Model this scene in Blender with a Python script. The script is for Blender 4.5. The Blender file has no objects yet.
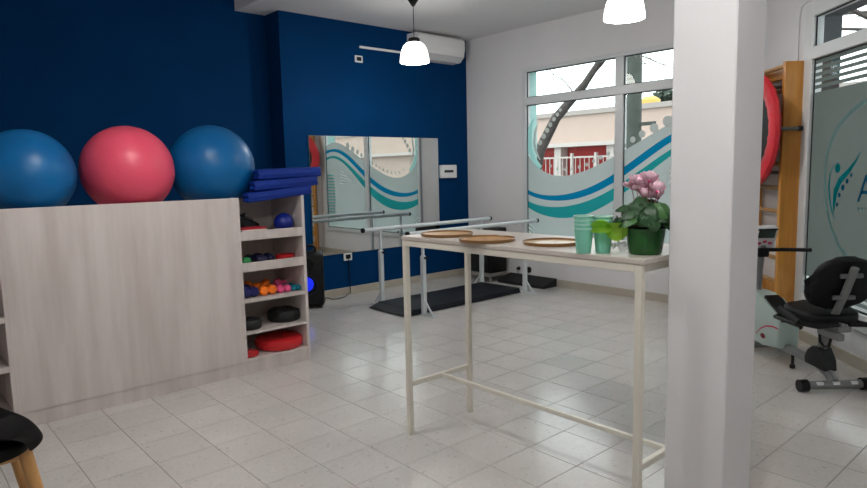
import bpy, bmesh, math, random
import numpy as np
from mathutils import Vector, Matrix

S = bpy.context.scene
C = S.collection
PI = math.pi
R_ = math.radians

# ------------------------------------------------------------------ camera
CAM_H = 1.25
F_PX = 635.33
def cam_axes(yaw, pitch, roll):
    cy, sy = math.cos(yaw), math.sin(yaw)
    f = np.array([cy*math.cos(pitch), sy*math.cos(pitch), math.sin(pitch)])
    r = np.array([sy, -cy, 0.0]); u = np.cross(r, f)
    r2 = r*math.cos(roll) + u*math.sin(roll); u2 = -r*math.sin(roll) + u*math.cos(roll)
    return np.array([r2, u2, f])
AX = cam_axes(R_(48.478), R_(-6.576), R_(-1.274))
CAMP = np.array([0, 0, CAM_H])
cam_d = bpy.data.cameras.new('camera'); cam = bpy.data.objects.new('camera', cam_d); C.objects.link(cam)
cam_d.sensor_width = 36; cam_d.lens = F_PX/867*36; cam_d.clip_start = 0.05; cam_d.clip_end = 300
M = Matrix.Identity(4)
for i in range(3):
    M[i][0] = AX[0][i]; M[i][1] = AX[1][i]; M[i][2] = -AX[2][i]; M[i][3] = CAMP[i]
cam.matrix_world = M
S.camera = cam

# ------------------------------------------------------------------ sky and exposure
SKY = 3.2
LAMP_W = 1.0
SHADE_E = 9.0
w = bpy.data.worlds.new('overcast'); S.world = w; w.use_nodes = True
bgn = w.node_tree.nodes['Background']; bgn.inputs[0].default_value = (0.93, 0.97, 1.0, 1); bgn.inputs[1].default_value = SKY
S.view_settings.view_transform = 'Standard'; S.view_settings.look = 'None'
S.view_settings.exposure = 0.05; S.view_settings.gamma = 1.0; S.view_settings.use_curve_mapping = False

# ------------------------------------------------------------------ pixel -> place
def ray(u, v): return AX.T @ np.array([(u-433.5)/F_PX, -(v-244)/F_PX, 1.0])
def on_z(u, v, z): d = ray(u, v); return CAMP + d*(z-CAM_H)/d[2]
def on_y(u, v, y): d = ray(u, v); return CAMP + d*(y-CAMP[1])/d[1]
def on_x(u, v, x): d = ray(u, v); return CAMP + d*(x-CAMP[0])/d[0]
def to_px(p):
    q = AX @ (np.array(p, float)-CAMP)
    if q[2] < 0.05: return None
    return 433.5+F_PX*q[0]/q[2], 244-F_PX*q[1]/q[2], q[2]

# ------------------------------------------------------------------ materials
MATS = {}
def lin(c):
    return tuple((x/12.92 if x <= .04045 else ((x+.055)/1.055)**2.4) for x in (v/255 for v in c))
def mat(name, rgb, rough=.5, metal=0, spec=.5, noise=0, nscale=8, bump=0, bscale=60, coat=0, emit=None, estr=0, stretch=None, trans=0):
    if name in MATS: return MATS[name]
    m = bpy.data.materials.new(name); m.use_nodes = True; nt = m.node_tree; b = nt.nodes['Principled BSDF']
    col = (*lin(rgb), 1)
    b.inputs['Base Color'].default_value = col
    b.inputs['Roughness'].default_value = rough; b.inputs['Metallic'].default_value = metal
    b.inputs['Specular IOR Level'].default_value = spec; b.inputs['Coat Weight'].default_value = coat
    b.inputs['Transmission Weight'].default_value = trans
    if emit: b.inputs['Emission Color'].default_value = (*lin(emit), 1); b.inputs['Emission Strength'].default_value = estr
    tc = nt.nodes.new('ShaderNodeTexCoord'); src = tc.outputs['Object']
    if stretch:
        mp = nt.nodes.new('ShaderNodeMapping'); mp.inputs['Scale'].default_value = stretch
        nt.links.new(src, mp.inputs[0]); src = mp.outputs[0]
    if noise:
        n = nt.nodes.new('ShaderNodeTexNoise'); n.inputs['Scale'].default_value = nscale; n.inputs['Detail'].default_value = 5
        nt.links.new(src, n.inputs[0])
        rm = nt.nodes.new('ShaderNodeMapRange'); rm.inputs[1].default_value = .3; rm.inputs[2].default_value = .7
        rm.inputs[3].default_value = 1-noise; rm.inputs[4].default_value = 1+noise
        nt.links.new(n.outputs[0], rm.inputs[0])
        mx = nt.nodes.new('ShaderNodeVectorMath'); mx.operation = 'SCALE'; mx.inputs[0].default_value = col[:3]
        nt.links.new(rm.outputs[0], mx.inputs['Scale']); nt.links.new(mx.outputs[0], b.inputs['Base Color'])
    if bump:
        n2 = nt.nodes.new('ShaderNodeTexNoise'); n2.inputs['Scale'].default_value = bscale; n2.inputs['Detail'].default_value = 3
        nt.links.new(src, n2.inputs[0])
        bp = nt.nodes.new('ShaderNodeBump'); bp.inputs['Strength'].default_value = bump; bp.inputs['Distance'].default_value = .01
        nt.links.new(n2.outputs[0], bp.inputs['Height']); nt.links.new(bp.outputs[0], b.inputs['Normal'])
    MATS[name] = m; return m
def sheet_mat(name, rgb, through=.6, clear=0.0):
    """thin film: part diffuse, part lets light through, part clear"""
    m = bpy.data.materials.new(name); m.use_nodes = True; nt = m.node_tree; nt.nodes.clear()
    o = nt.nodes.new('ShaderNodeOutputMaterial'); d = nt.nodes.new('ShaderNodeBsdfDiffuse'); t = nt.nodes.new('ShaderNodeBsdfTranslucent')
    mx = nt.nodes.new('ShaderNodeMixShader'); mx.inputs[0].default_value = through
    for n in (d, t): n.inputs[0].default_value = (*lin(rgb), 1)
    nt.links.new(d.outputs[0], mx.inputs[1]); nt.links.new(t.outputs[0], mx.inputs[2]); out = mx
    if clear:
        tr = nt.nodes.new('ShaderNodeBsdfTransparent'); tr.inputs[0].default_value = (*lin(rgb), 1); m2 = nt.nodes.new('ShaderNodeMixShader'); m2.inputs[0].default_value = clear
        nt.links.new(mx.outputs[0], m2.inputs[1]); nt.links.new(tr.outputs[0], m2.inputs[2]); out = m2
    nt.links.new(out.outputs[0], o.inputs[0]); MATS[name] = m; return m
def glass_mat(name, tint=(.95, .98, .97)):
    m = bpy.data.materials.new(name); m.use_nodes = True; nt = m.node_tree; nt.nodes.clear()
    o = nt.nodes.new('ShaderNodeOutputMaterial'); t = nt.nodes.new('ShaderNodeBsdfTransparent'); t.inputs[0].default_value = (*tint, 1)
    g = nt.nodes.new('ShaderNodeBsdfGlossy'); g.inputs['Roughness'].default_value = 0
    fr = nt.nodes.new('ShaderNodeFresnel'); ge = nt.nodes.new('ShaderNodeNewGeometry')       # thin pane: both faces reflect alike
    ir = nt.nodes.new('ShaderNodeMapRange'); ir.inputs[3].default_value = 1.45; ir.inputs[4].default_value = 1/1.45
    nt.links.new(ge.outputs['Backfacing'], ir.inputs[0]); nt.links.new(ir.outputs[0], fr.inputs[0])
    mx = nt.nodes.new('ShaderNodeMixShader')
    nt.links.new(fr.outputs[0], mx.inputs[0]); nt.links.new(t.outputs[0], mx.inputs[1]); nt.links.new(g.outputs[0], mx.inputs[2])
    nt.links.new(mx.outputs[0], o.inputs[0]); MATS[name] = m; return m

def tile_mat():
    m = bpy.data.materials.new('terrazzo_tile'); m.use_nodes = True; nt = m.node_tree; b = nt.nodes['Principled BSDF']
    tc = nt.nodes.new('ShaderNodeTexCoord'); oi = nt.nodes.new('ShaderNodeObjectInfo'); geo = nt.nodes.new('ShaderNodeNewGeometry')
    v = nt.nodes.new('ShaderNodeTexVoronoi'); v.inputs['Scale'].default_value = 90; nt.links.new(geo.outputs['Position'], v.inputs['Vector'])
    ramp = nt.nodes.new('ShaderNodeValToRGB'); nt.links.new(v.outputs['Color'], ramp.inputs[0])
    e = ramp.color_ramp.elements; e[0].position = .0; e[0].color = (*lin((182, 172, 160)), 1); e[1].position = .16; e[1].color = (*lin((210, 206, 201)), 1)
    a = e.new(.75); a.color = (*lin((213, 209, 205)), 1); a = e.new(1); a.color = (*lin((220, 217, 213)), 1)
    n = nt.nodes.new('ShaderNodeTexNoise'); n.inputs['Scale'].default_value = 2.2; n.inputs['Detail'].default_value = 4; nt.links.new(geo.outputs['Position'], n.inputs['Vector'])
    rm = nt.nodes.new('ShaderNodeMapRange'); rm.inputs[1].default_value = .3; rm.inputs[2].default_value = .7; rm.inputs[3].default_value = .92; rm.inputs[4].default_value = 1.05
    nt.links.new(n.outputs[0], rm.inputs[0])
    r2 = nt.nodes.new('ShaderNodeMapRange'); r2.inputs[3].default_value = .95; r2.inputs[4].default_value = 1.04; nt.links.new(oi.outputs['Random'], r2.inputs[0])
    mu = nt.nodes.new('ShaderNodeMath'); mu.operation = 'MULTIPLY'; nt.links.new(rm.outputs[0], mu.inputs[0]); nt.links.new(r2.outputs[0], mu.inputs[1])
    sc = nt.nodes.new('ShaderNodeVectorMath'); sc.operation = 'SCALE'; nt.links.new(ramp.outputs[0], sc.inputs[0]); nt.links.new(mu.outputs[0], sc.inputs['Scale'])
    nt.links.new(sc.outputs[0], b.inputs['Base Color'])
    r3 = nt.nodes.new('ShaderNodeMapRange'); r3.inputs[1].default_value = .0; r3.inputs[2].default_value = 1.0; r3.inputs[3].default_value = .12; r3.inputs[4].default_value = .19
    n2 = nt.nodes.new('ShaderNodeTexNoise'); n2.inputs['Scale'].default_value = 5; nt.links.new(geo.outputs['Position'], n2.inputs['Vector'])
    nt.links.new(n2.outputs[0], r3.inputs[0]); nt.links.new(r3.outputs[0], b.inputs['Roughness'])
    b.inputs['Specular IOR Level'].default_value = .5
    MATS['tile'] = m; return m
def wood_mat(name, light, dark, scale=(14, 14, 1.2), rough=.45):
    m = bpy.data.materials.new(name); m.use_nodes = True; nt = m.node_tree; b = nt.nodes['Principled BSDF']
    tc = nt.nodes.new('ShaderNodeTexCoord'); mp = nt.nodes.new('ShaderNodeMapping'); mp.inputs['Scale'].default_value = scale
    nt.links.new(tc.outputs['Object'], mp.inputs[0])
    n = nt.nodes.new('ShaderNodeTexNoise'); n.inputs['Scale'].default_value = 1.0; n.inputs['Detail'].default_value = 6; n.inputs['Roughness'].default_value = .6
    nt.links.new(mp.outputs[0], n.inputs[0])
    r = nt.nodes.new('ShaderNodeValToRGB'); e = r.color_ramp.elements; e[0].position = .32; e[0].color = (*lin(dark), 1); e[1].position = .62; e[1].color = (*lin(light), 1)
    nt.links.new(n.outputs[0], r.inputs[0]); nt.links.new(r.outputs[0], b.inputs['Base Color']); b.inputs['Roughness'].default_value = rough
    MATS[name] = m; return m

TILE = tile_mat()
GROUT = mat('grout', (156, 148, 138), .9, noise=.45, nscale=1.6)
WHITE = mat('white_plaster', (226, 225, 226), .75, noise=.02, nscale=3, bump=.05, bscale=40)
CEIL = mat('ceiling_paint', (226, 225, 226), .85, noise=.02, nscale=2)
BLUE = mat('blue_wall_paint', (2, 52, 98), .65, spec=.04, noise=.06, nscale=2.5, bump=.05, bscale=50)
SKIRT = mat('baseboard_stone', (184, 176, 162), .5, noise=.06, nscale=12)
FRAME = mat('white_aluminium', (214, 217, 218), .35)
SEAL = mat('black_seal', (18, 20, 22), .6)
AQUA = mat('pale_aqua_paint', (176, 214, 210), .8, noise=.04)
SLATE = mat('dark_slate_reveal', (38, 52, 58), .7, noise=.08)  # even dark slate tone over the logo window's outer reveal
GLASS = glass_mat('window_glass')
FILM = sheet_mat('frosted_film', (168, 176, 174), .55)
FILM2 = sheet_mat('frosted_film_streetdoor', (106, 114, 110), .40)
FTEAL = sheet_mat('teal_film', (34, 134, 136), .55)
FBLUE = sheet_mat('blue_film', (12, 112, 150), .55)
FPALE = sheet_mat('pale_teal_film', (160, 208, 204), .55)
FDOT = sheet_mat('grey_dot_film', (172, 176, 172), .5)
FSTRIPE = sheet_mat('stripe_film', (104, 180, 174), .5)
FWHITE = sheet_mat('white_film', (225, 232, 230), .5)
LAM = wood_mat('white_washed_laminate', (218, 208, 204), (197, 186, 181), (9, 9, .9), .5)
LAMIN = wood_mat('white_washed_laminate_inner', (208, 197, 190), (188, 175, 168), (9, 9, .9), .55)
PINE = wood_mat('varnished_pine', (214, 150, 66), (178, 112, 40), (16, 16, 1.1), .35)
PINE_R = wood_mat('worn_pine_rung', (190, 146, 92), (150, 108, 62), (3, 30, 30), .5)
BEECH = wood_mat('beech_leg', (206, 158, 98), (176, 124, 68), (20, 20, 2), .4)
TABLE_TOP = wood_mat('pale_melamine', (212, 204, 196), (196, 186, 178), (8, 1.2, 8), .35)
METAL_W = mat('white_enamelled_steel', (226, 221, 208), .35)
BAR_W = mat('pale_grey_enamel', (208, 214, 216), .3)
BLACKP = mat('black_plastic', (12, 12, 14), .45, spec=.3)
BLACKR = mat('black_rubber', (20, 21, 23), .65, noise=.1)
NAVYV = mat('dark_navy_vinyl', (20, 24, 33), .55, spec=.2, noise=.1, nscale=14)
GREYM = mat('grey_painted_steel', (118, 120, 122), .35, metal=.3)
REDV = mat('red_vinyl', (200, 30, 44), .45)
REDC = mat('red_rubber', (206, 30, 38), .42)
WHITEP = mat('white_plastic', (232, 232, 232), .35)
MIRROR = mat('mirror_silver', (224, 228, 226), .0, metal=1)

# ------------------------------------------------------------------ mesh helpers
def BM(): return bmesh.new()
def box(bm, x0, x1, y0, y1, z0, z1, bev=0, seg=1, mtx=None):
    vs = [bm.verts.new(v) for v in ((x0,y0,z0),(x1,y0,z0),(x1,y1,z0),(x0,y1,z0),(x0,y0,z1),(x1,y0,z1),(x1,y1,z1),(x0,y1,z1))]
    fs = [bm.faces.new([vs[i] for i in f]) for f in ((0,3,2,1),(4,5,6,7),(0,1,5,4),(1,2,6,5),(2,3,7,6),(3,0,4,7))]
    if mtx is not None: bmesh.ops.transform(bm, matrix=mtx, verts=vs)
    if bev:
        es = list({e for f in fs for e in f.edges})
        bmesh.ops.bevel(bm, geom=es, offset=bev, segments=seg, profile=.5, affect='EDGES')
    return bm
def tube(bm, pts, r, n=10, caps=True):
    pts = [Vector(p) for p in pts]; rr = r if isinstance(r, (list, tuple)) else [r]*len(pts)
    prev = None; rings = []
    for i, p in enumerate(pts):
        t = (pts[min(i+1, len(pts)-1)]-pts[max(i-1, 0)]).normalized()
        if prev is None: a = t.orthogonal().normalized()
        else: a = (prev-t*prev.dot(t)); a = a.normalized() if a.length > 1e-6 else t.orthogonal().normalized()
        prev = a; b = t.cross(a)
        rings.append([bm.verts.new(p+(a*math.cos(2*PI*k/n)+b*math.sin(2*PI*k/n))*rr[i]) for k in range(n)])
    for i in range(len(rings)-1):
        for k in range(n): bm.faces.new((rings[i][k], rings[i][(k+1) % n], rings[i+1][(k+1) % n], rings[i+1][k]))
    if caps: bm.faces.new(rings[0][::-1]); bm.faces.new(rings[-1])
    return bm
def lathe(bm, prof, n=24, close=False, mtx=None):
    rings = []; new = []
    for r, z in prof:
        if r < 1e-5: v = bm.verts.new((0, 0, z)); rings.append([v]); new.append(v)
        else:
            ring = [bm.verts.new((r*math.cos(2*PI*k/n), r*math.sin(2*PI*k/n), z)) for k in range(n)]; rings.append(ring); new += ring
    pairs = list(zip(rings[:-1], rings[1:]))
    if close: pairs.append((rings[-1], rings[0]))
    for a, b in pairs:
        for k in range(n):
            f = [a[k % len(a)], a[(k+1) % len(a)], b[(k+1) % len(b)], b[k % len(b)]]
            g = []
            for v in f:
                if v not in g: g.append(v)
            if len(g) > 2: bm.faces.new(g)
    if mtx is not None: bmesh.ops.transform(bm, matrix=mtx, verts=new)
    return bm
def prism(bm, outline, axis, a0, a1, bev=0, seg=1):
    """outline: 2-D points; axis 'x','y','z' = extrusion direction"""
    def P(p, a): return {'x': (a, p[0], p[1]), 'y': (p[0], a, p[1]), 'z': (p[0], p[1], a)}[axis]
    A = [bm.verts.new(P(p, a0)) for p in outline]; B = [bm.verts.new(P(p, a1)) for p in outline]; n = len(outline)
    fs = [bm.faces.new(A), bm.faces.new(B[::-1])]
    for i in range(n): fs.append(bm.faces.new((A[i], B[i], B[(i+1) % n], A[(i+1) % n])))
    if bev:
        es = list({e for f in fs[:2] for e in f.edges}); bmesh.ops.bevel(bm, geom=es, offset=bev, segments=seg, profile=.5, affect='EDGES')
    return bm
def obj(name, bm, m, parent=None, smooth=False, loc=None, rot=None):
    bmesh.ops.recalc_face_normals(bm, faces=bm.faces[:])
    me = bpy.data.meshes.new(name); bm.to_mesh(me); bm.free()
    if smooth:
        for p in me.polygons: p.use_smooth = True
        try: me.set_sharp_from_angle(angle=R_(40))
        except Exception: pass
    me.materials.append(m)
    o = bpy.data.objects.new(name, me); C.objects.link(o)
    if parent is not None: o.parent = parent
    if loc is not None: o.location = loc
    if rot is not None: o.rotation_euler = rot
    return o
def tag(o, label=None, cat=None, group=None, kind=None):
    if label: o['label'] = label
    if cat: o['category'] = cat
    if group: o['group'] = group
    if kind: o['kind'] = kind
    return o
def thing(name, label, cat, loc=(0, 0, 0), rotz=0, group=None, kind=None):
    o = bpy.data.objects.new(name, None); C.objects.link(o); o.empty_display_size = .1
    o.location = loc; o.rotation_euler = (0, 0, rotz)
    return tag(o, label, cat, group, kind)
def struct(name, bm, m, label, cat, parent=None):
    o = obj(name, bm, m, parent); tag(o, label, cat, None, 'structure'); return o
def copy_tree(o, parent=None):
    c = o.copy(); C.objects.link(c); c.parent = parent
    for ch in list(o.children): copy_tree(ch, c)
    return c
def strip(bm, pts0, pts1, y):
    """flat band in the local x-z plane between two poly-lines"""
    a = [bm.verts.new((p[0], y, p[1])) for p in pts0]; b = [bm.verts.new((p[0], y, p[1])) for p in pts1]
    for i in range(len(a)-1): bm.faces.new((a[i], a[i+1], b[i+1], b[i]))
    return bm
def disc(bm, c, r, y, n=20):
    bm.faces.new([bm.verts.new((c[0]+r*math.cos(2*PI*k/n), y, c[1]+r*math.sin(2*PI*k/n))) for k in range(n)]); return bm

# ------------------------------------------------------------------ the room
XW, YB, YL, XS, ZC, XC, ZH = 5.40, 5.45, 5.71, 2.98, 2.75, 2.68, 3.15   # window wall, blue wall, left wall, step, ceiling, ceiling step
XMIN, YMIN = -1.8, -1.1
CM = (4.62, 1.331)                                   # a point at the foot of the canted corner wall
S_CORNER = (XW-CM[0])/.70711; S_END = (YMIN-CM[1])/.70711
def cant(u, v, off=0.0):
    """pixel -> (along the canted wall, height), off metres in front of that wall"""
    n = np.array([.70711, -.70711, 0]); d = ray(u, v); c = n @ np.array([*CM, 0]) - off
    p = CAMP + d*(c-n @ CAMP)/(n @ d)
    return ((p[0]-CM[0])*.70711+(p[1]-CM[1])*.70711, p[2])

T0 = .2575
fl = BM(); box(fl, XMIN-.2, XW+.2, YMIN-.2, YL+.2, -.12, -.003)
floor = struct('floor', fl, GROUT, 'pale speckled square floor tiles with thin dark joints', 'floor')
tb = BM(); hw = T0/2-.0010
vs = [tb.verts.new(v) for v in ((-hw,-hw,-.003),(hw,-hw,-.003),(hw,hw,-.003),(-hw,hw,-.003))]
vt = [tb.verts.new((sx*(hw-.001), sy*(hw-.001), 0)) for sx, sy in ((-1,-1),(1,-1),(1,1),(-1,1))]
tb.faces.new(vt)
for i in range(4): tb.faces.new((vs[i], vs[(i+1) % 4], vt[(i+1) % 4], vt[i]))
tile0 = None; cells = []
gx0 = 1.613+T0/2; gy0 = 2.298+T0/2
for i in range(-13, 15):
    for j in range(-13, 14):
        x, y = gx0+i*T0, gy0+j*T0
        if x-T0/2 < XMIN-.18 or x+T0/2 > XW+.19 or y-T0/2 < YMIN-.18 or y+T0/2 > YL+.19: continue
        if x-y > 3.289+.2: continue
        q = to_px((x, y, 0)); sc = 0
        if q and -40 < q[0] < 907 and 200 < q[1] < 520: sc = 1/q[2]
        cells.append((sc, x, y))
cells.sort(reverse=True)
tile0 = obj('tile', tb, TILE, floor); tile0.location = (cells[0][1], cells[0][2], 0)
for sc, x, y in cells[1:300]:
    t = tile0.copy(); C.objects.link(t); t.location = (x, y, 0)
rest = BM()
for sc, x, y in cells[300:]:
    a = [rest.verts.new((x+sx*hw, y+sy*hw, 0)) for sx, sy in ((-1,-1),(1,-1),(1,1),(-1,1))]; rest.faces.new(a)
tag(obj('tile_field', rest, TILE, floor), kind='stuff')

TH = .2
b = BM(); box(b, XS, XW+TH, YB, YL+TH, -.1, ZC+.1); struct('wall_back', b, BLUE, 'deep blue wall stretch behind the mirror', 'wall')
b = BM(); box(b, XMIN-TH, XS, YL, YL+TH, -.1, ZH+.1); struct('wall_left', b, BLUE, 'deep blue wall behind the exercise balls', 'wall')
WY0, WY1, WZ0, WZ1 = 2.25, 4.57, .36, 2.31
b = BM()
box(b, XW, XW+TH, WY1, YB, -.1, ZC+.1); box(b, XW, XW+TH, 1.9, WY0, -.1, ZC+.1)
box(b, XW, XW+TH, WY0, WY1, -.1, WZ0); box(b, XW, XW+TH, WY0, WY1, WZ1, ZC+.1)
struct('wall_right', b, WHITE, 'white wall around the wide window with wave stickers', 'wall')
KS0, KS1, KZ0, KZ1 = -1.45, .42, .24, 2.31
cw = bpy.data.objects.new('tmp', None)
def cant_boxes(boxes):
    b = BM(); rot = Matrix.Translation((CM[0], CM[1], 0)) @ Matrix.Rotation(R_(45), 4, 'Z')
    for bx_ in boxes: box(b, *bx_, mtx=rot)
    return b
bpy.data.objects.remove(cw)
b = cant_boxes([(KS1, S_CORNER+.02, -TH, 0, -.1, ZC+.1), (S_END-.15, KS0, -TH, 0, -.1, ZC+.1), (KS0, KS1, -TH, 0, -.1, KZ0), (KS0, KS1, -TH, 0, KZ1, ZC+.1)])
struct('wall_corner', b, WHITE, 'white canted wall behind the wooden wall bars', 'wall')
b = BM(); box(b, XMIN-TH, CM[0]+S_END*.70711+.1, YMIN-TH, YMIN, -.1, ZH+.1); struct('wall_front', b, WHITE, 'plain white wall of the street side', 'wall')
b = BM(); box(b, XMIN-TH, XMIN, YMIN, YL, -.1, ZH+.1); struct('wall_side', b, WHITE, 'plain white wall at the room end', 'wall')
b = BM(); box(b, XC, XW+TH, YMIN-TH, YL+TH, ZC, ZH+.2); box(b, XMIN-TH, XC, YMIN-TH, YL+TH, ZH, ZH+.2)
struct('ceiling', b, CEIL, 'white ceiling stepping up over the blue ball wall', 'ceiling')
BH = .075
b = BM(); box(b, XS, XW-.012, YB-.012, YB, 0, BH, .003); struct('baseboard_back', b, SKIRT, 'cream stone baseboard under the blue mirror wall', 'baseboard')
b = BM(); box(b, XMIN, XS-.012, YL-.012, YL, 0, BH, .003); struct('baseboard_left', b, SKIRT, 'cream stone baseboard behind the storage counter', 'baseboard')
b = BM(); box(b, XW-.012, XW, 2.13, YB-.012, 0, BH, .003); struct('baseboard_right', b, SKIRT, 'cream stone baseboard under the wave window', 'baseboard')
b = cant_boxes([(S_END, S_CORNER-.015, 0, .012, 0, BH)]); struct('baseboard_corner', b, SKIRT, 'cream stone baseboard of the canted corner wall', 'baseboard')
b = BM(); box(b, 1.922, 2.128, .826, 1.023, -.05, ZH, .004); struct('pillar', b, WHITE, 'square white plastered pillar at the table end', 'pillar')

# ---- windows: local x along the wall, local y into the room
def window(name, root, a0, a1, z0, z1, mulls, ztr, label, fw=.05):
    tag(root, label, 'window', None, 'structure')
    def bar(nm, x0, x1, zz0, zz1, y0=-.045, y1=.03): b = BM(); box(b, x0, x1, y0, y1, zz0, zz1, .004); return obj(nm, b, FRAME, root)
    bar('frame', a0, a0+fw, z0, z1); bar('frame', a1-fw, a1, z0, z1); bar('frame', a0+fw, a1-fw, z0, z0+fw); bar('frame', a0+fw, a1-fw, z1-fw+.012, z1)
    bar('transom_bar', a0+fw, a1-fw, ztr[0], ztr[1], -.05, .036)
    xs = [a0+fw]
    for m0, m1 in mulls: bar('mullion', m0, m1, z0+fw, ztr[0]); bar('mullion', m0, m1, ztr[1], z1-fw+.012); xs += [m0, m1]
    xs.append(a1-fw); panes = []
    for k in range(0, len(xs), 2):
        for zz0, zz1 in ((z0+fw, ztr[0]), (ztr[1], z1-fw+.012)):
            b = BM(); box(b, xs[k], xs[k+1], -.003, .003, zz0, zz1); p = obj('pane', b, GLASS, root)
            b = BM()
            for bx_ in ((xs[k], xs[k]+.008, zz0, zz1), (xs[k+1]-.008, xs[k+1], zz0, zz1), (xs[k], xs[k+1], zz0, zz0+.008), (xs[k], xs[k+1], zz1-.008, zz1)):
                box(b, bx_[0], bx_[1], .002, .009, bx_[2], bx_[3])
            obj('seal', b, SEAL, p); panes.append((xs[k]+.006, xs[k+1]-.006, p))
    return panes
w1 = bpy.data.objects.new('window_1', None); C.objects.link(w1); w1.location = (XW, 0, 0); w1.rotation_euler = (0, 0, PI/2)
MU = (3.345, 3.432)
panes1 = window('window_1', w1, WY0, WY1, WZ0, WZ1, [MU], (1.925, 2.005), 'wide white framed window with blue and teal wave film')
b = BM(); t_ = .012
box(b, XW+.05, XW+TH, WY1-t_, WY1, WZ0, WZ1); box(b, XW+.05, XW+TH, WY0, WY0+t_, WZ0, WZ1)
box(b, XW+.05, XW+TH+.02, WY0+t_, WY1-t_, WZ0, WZ0+t_); box(b, XW+.05, XW+TH, WY0+t_, WY1-t_, WZ1-t_, WZ1)
struct('trim_1', b, AQUA, 'pale aqua painted outer reveal of the wave window', 'trim')
w2 = bpy.data.objects.new('window_2', None); C.objects.link(w2); w2.location = (CM[0], CM[1], 0); w2.rotation_euler = (0, 0, R_(45))
panes2 = window('window_2', w2, KS0, KS1, KZ0, KZ1, [(-.75, -.66)], (1.935, 2.015), 'tall frosted window with teal figure logo in canted wall', .105)
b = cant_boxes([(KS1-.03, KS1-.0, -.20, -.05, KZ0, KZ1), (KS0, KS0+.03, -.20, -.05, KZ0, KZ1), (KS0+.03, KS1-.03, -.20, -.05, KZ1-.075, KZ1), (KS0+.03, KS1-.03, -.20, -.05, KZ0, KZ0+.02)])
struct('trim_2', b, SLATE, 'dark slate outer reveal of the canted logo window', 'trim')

# ---- film on window 1
def W1(u, v): p = on_x(u, v, XW); return (p[1], p[2])
def W1m(u, v): p = on_x(u, v, XW); return (2*5.425-p[1], p[2])     # seen in the mirror
def fit(direct, mirrored, deg=6):
    P = [W1(*p) for p in direct]+[W1m(*p) for p in mirrored]
    y = np.array([p[0] for p in P]); z = np.array([p[1] for p in P]); return np.polyfit(y-3.4, z, min(deg, len(P)-1))
blu_t = fit([(527.2,189),(541,194.5),(555,195.5),(569,194),(587.7,187),(600,182),(614.6,176),(622.8,168),(641,157.7),(667.5,145.4)], [(357.4,158.6),(349.2,152),(339.3,148.8),(332.8,149.3),(327,151)])
blu_b = fit([(527.2,193.5),(541,199),(555,200.5),(569,200),(587.7,195.5),(600,190),(614.6,182.8),(622.8,175.5),(641,167),(667.5,151.5)], [(355.7,162.7),(345.9,154.5),(336,152),(327.9,153.7)])
tea_t = fit([(527,200),(541,206),(555,206.5),(569,206),(587.7,200.5),(600,196),(614.6,189.4),(622.8,181.2),(641,172.6),(667.5,159.7)], [(355.7,166),(344.3,157.8),(336,156.1),(327.9,157.8)])
tea_b = fit([(527,206),(541,214),(555,217.5),(569,218),(587.7,212.5),(600,208.5),(614.6,202.7),(622.8,188.4+4),(641,180),(667.5,165.8)], [(355.7,172.5),(344.3,161),(336,158.6),(327.9,160)])
film_t = fit([(541,169),(548,174),(554.9,175.3),(569,174.5),(587.7,169.7),(600,165),(615.6,158),(623.8,148.4),(647.4,141.3),(667.9,132.5)], [(355.7,148),(342.6,142.2),(332.8,143),(328,146)], 5)
lowp = [p for i, p in enumerate(panes1) if i % 2 == 0]      # lower panes
ev = lambda c, y: float(np.polyval(c, y-3.4))
for x0, x1, pane in lowp:
    ys = list(np.linspace(x0, x1, 36))
    # bands from the sill up: film, teal, film, blue, film - edge to edge, no overlap
    seq = [('frosted_film', FILM, lambda y: WZ0+.055, lambda y: ev(tea_b, y)), ('teal_wave', FTEAL, lambda y: ev(tea_b, y), lambda y: ev(tea_t, y)),
           ('frosted_film', FILM, lambda y: ev(tea_t, y), lambda y: ev(blu_b, y)), ('blue_wave', FBLUE, lambda y: ev(blu_b, y), lambda y: ev(blu_t, y)),
           ('frosted_film', FILM, lambda y: ev(blu_t, y), lambda y: ev(film_t, y))]
    for nm, m_, lo, hi in seq:
        b = BM(); strip(b, [(y, lo(y)) for y in ys], [(y, max(hi(y), lo(y)+.002)) for y in ys], .0045); obj(nm, b, m_, pane)
p_near, p_far = lowp[0][2], lowp[1][2]       # far pane = beside the blue wall (large y)
def dot(px, r, pane, m_=FDOT, y=.0055):
    a = W1(*px); b = BM(); disc(b, a, r, y); obj('dot', b, m_, pane)
for (u, v, r) in ((668,121,5),(654.4,128,4.4),(642.4,134,3.6),(633,139.6,3),(624.8,145.5,2.4)): dot((u, v), r*6.1/F_PX, p_near)
for (u, v, r) in ((560.5,109.8,1.7),(557.8,114.4,1.9),(554.2,119.2,2.1),(550.6,124.8,2.3),(547.5,130.4,2.5),(544,136.2,2.6),(540.4,142.6,2.6),(594,161,1.7),(587,164.5,1.8),(579.5,167,1.8),(572,169,1.7),(565,169.5,1.6),(558,169,1.5),(551,166,1.5),(601,157.5,1.8),(608.5,153.5,2)):
    dot((u, v), r*6.9/F_PX, p_far)
def band(pxs, wid, pane, m_, nm, y=.0058, conv=W1):
    P = [conv(*p) for p in pxs]; b = BM(); A = []; B_ = []
    for i, p in enumerate(P):
        q0 = P[max(i-1, 0)]; q1 = P[min(i+1, len(P)-1)]; dx, dz = q1[0]-q0[0], q1[1]-q0[1]; L = math.hypot(dx, dz) or 1
        wd = wid[i] if isinstance(wid, (list, tuple)) else wid
        A.append((p[0]-dz/L*wd/2, p[1]+dx/L*wd/2)); B_.append((p[0]+dz/L*wd/2, p[1]-dx/L*wd/2))
    strip(b, A, B_, y); obj(nm, b, m_, pane)
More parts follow.
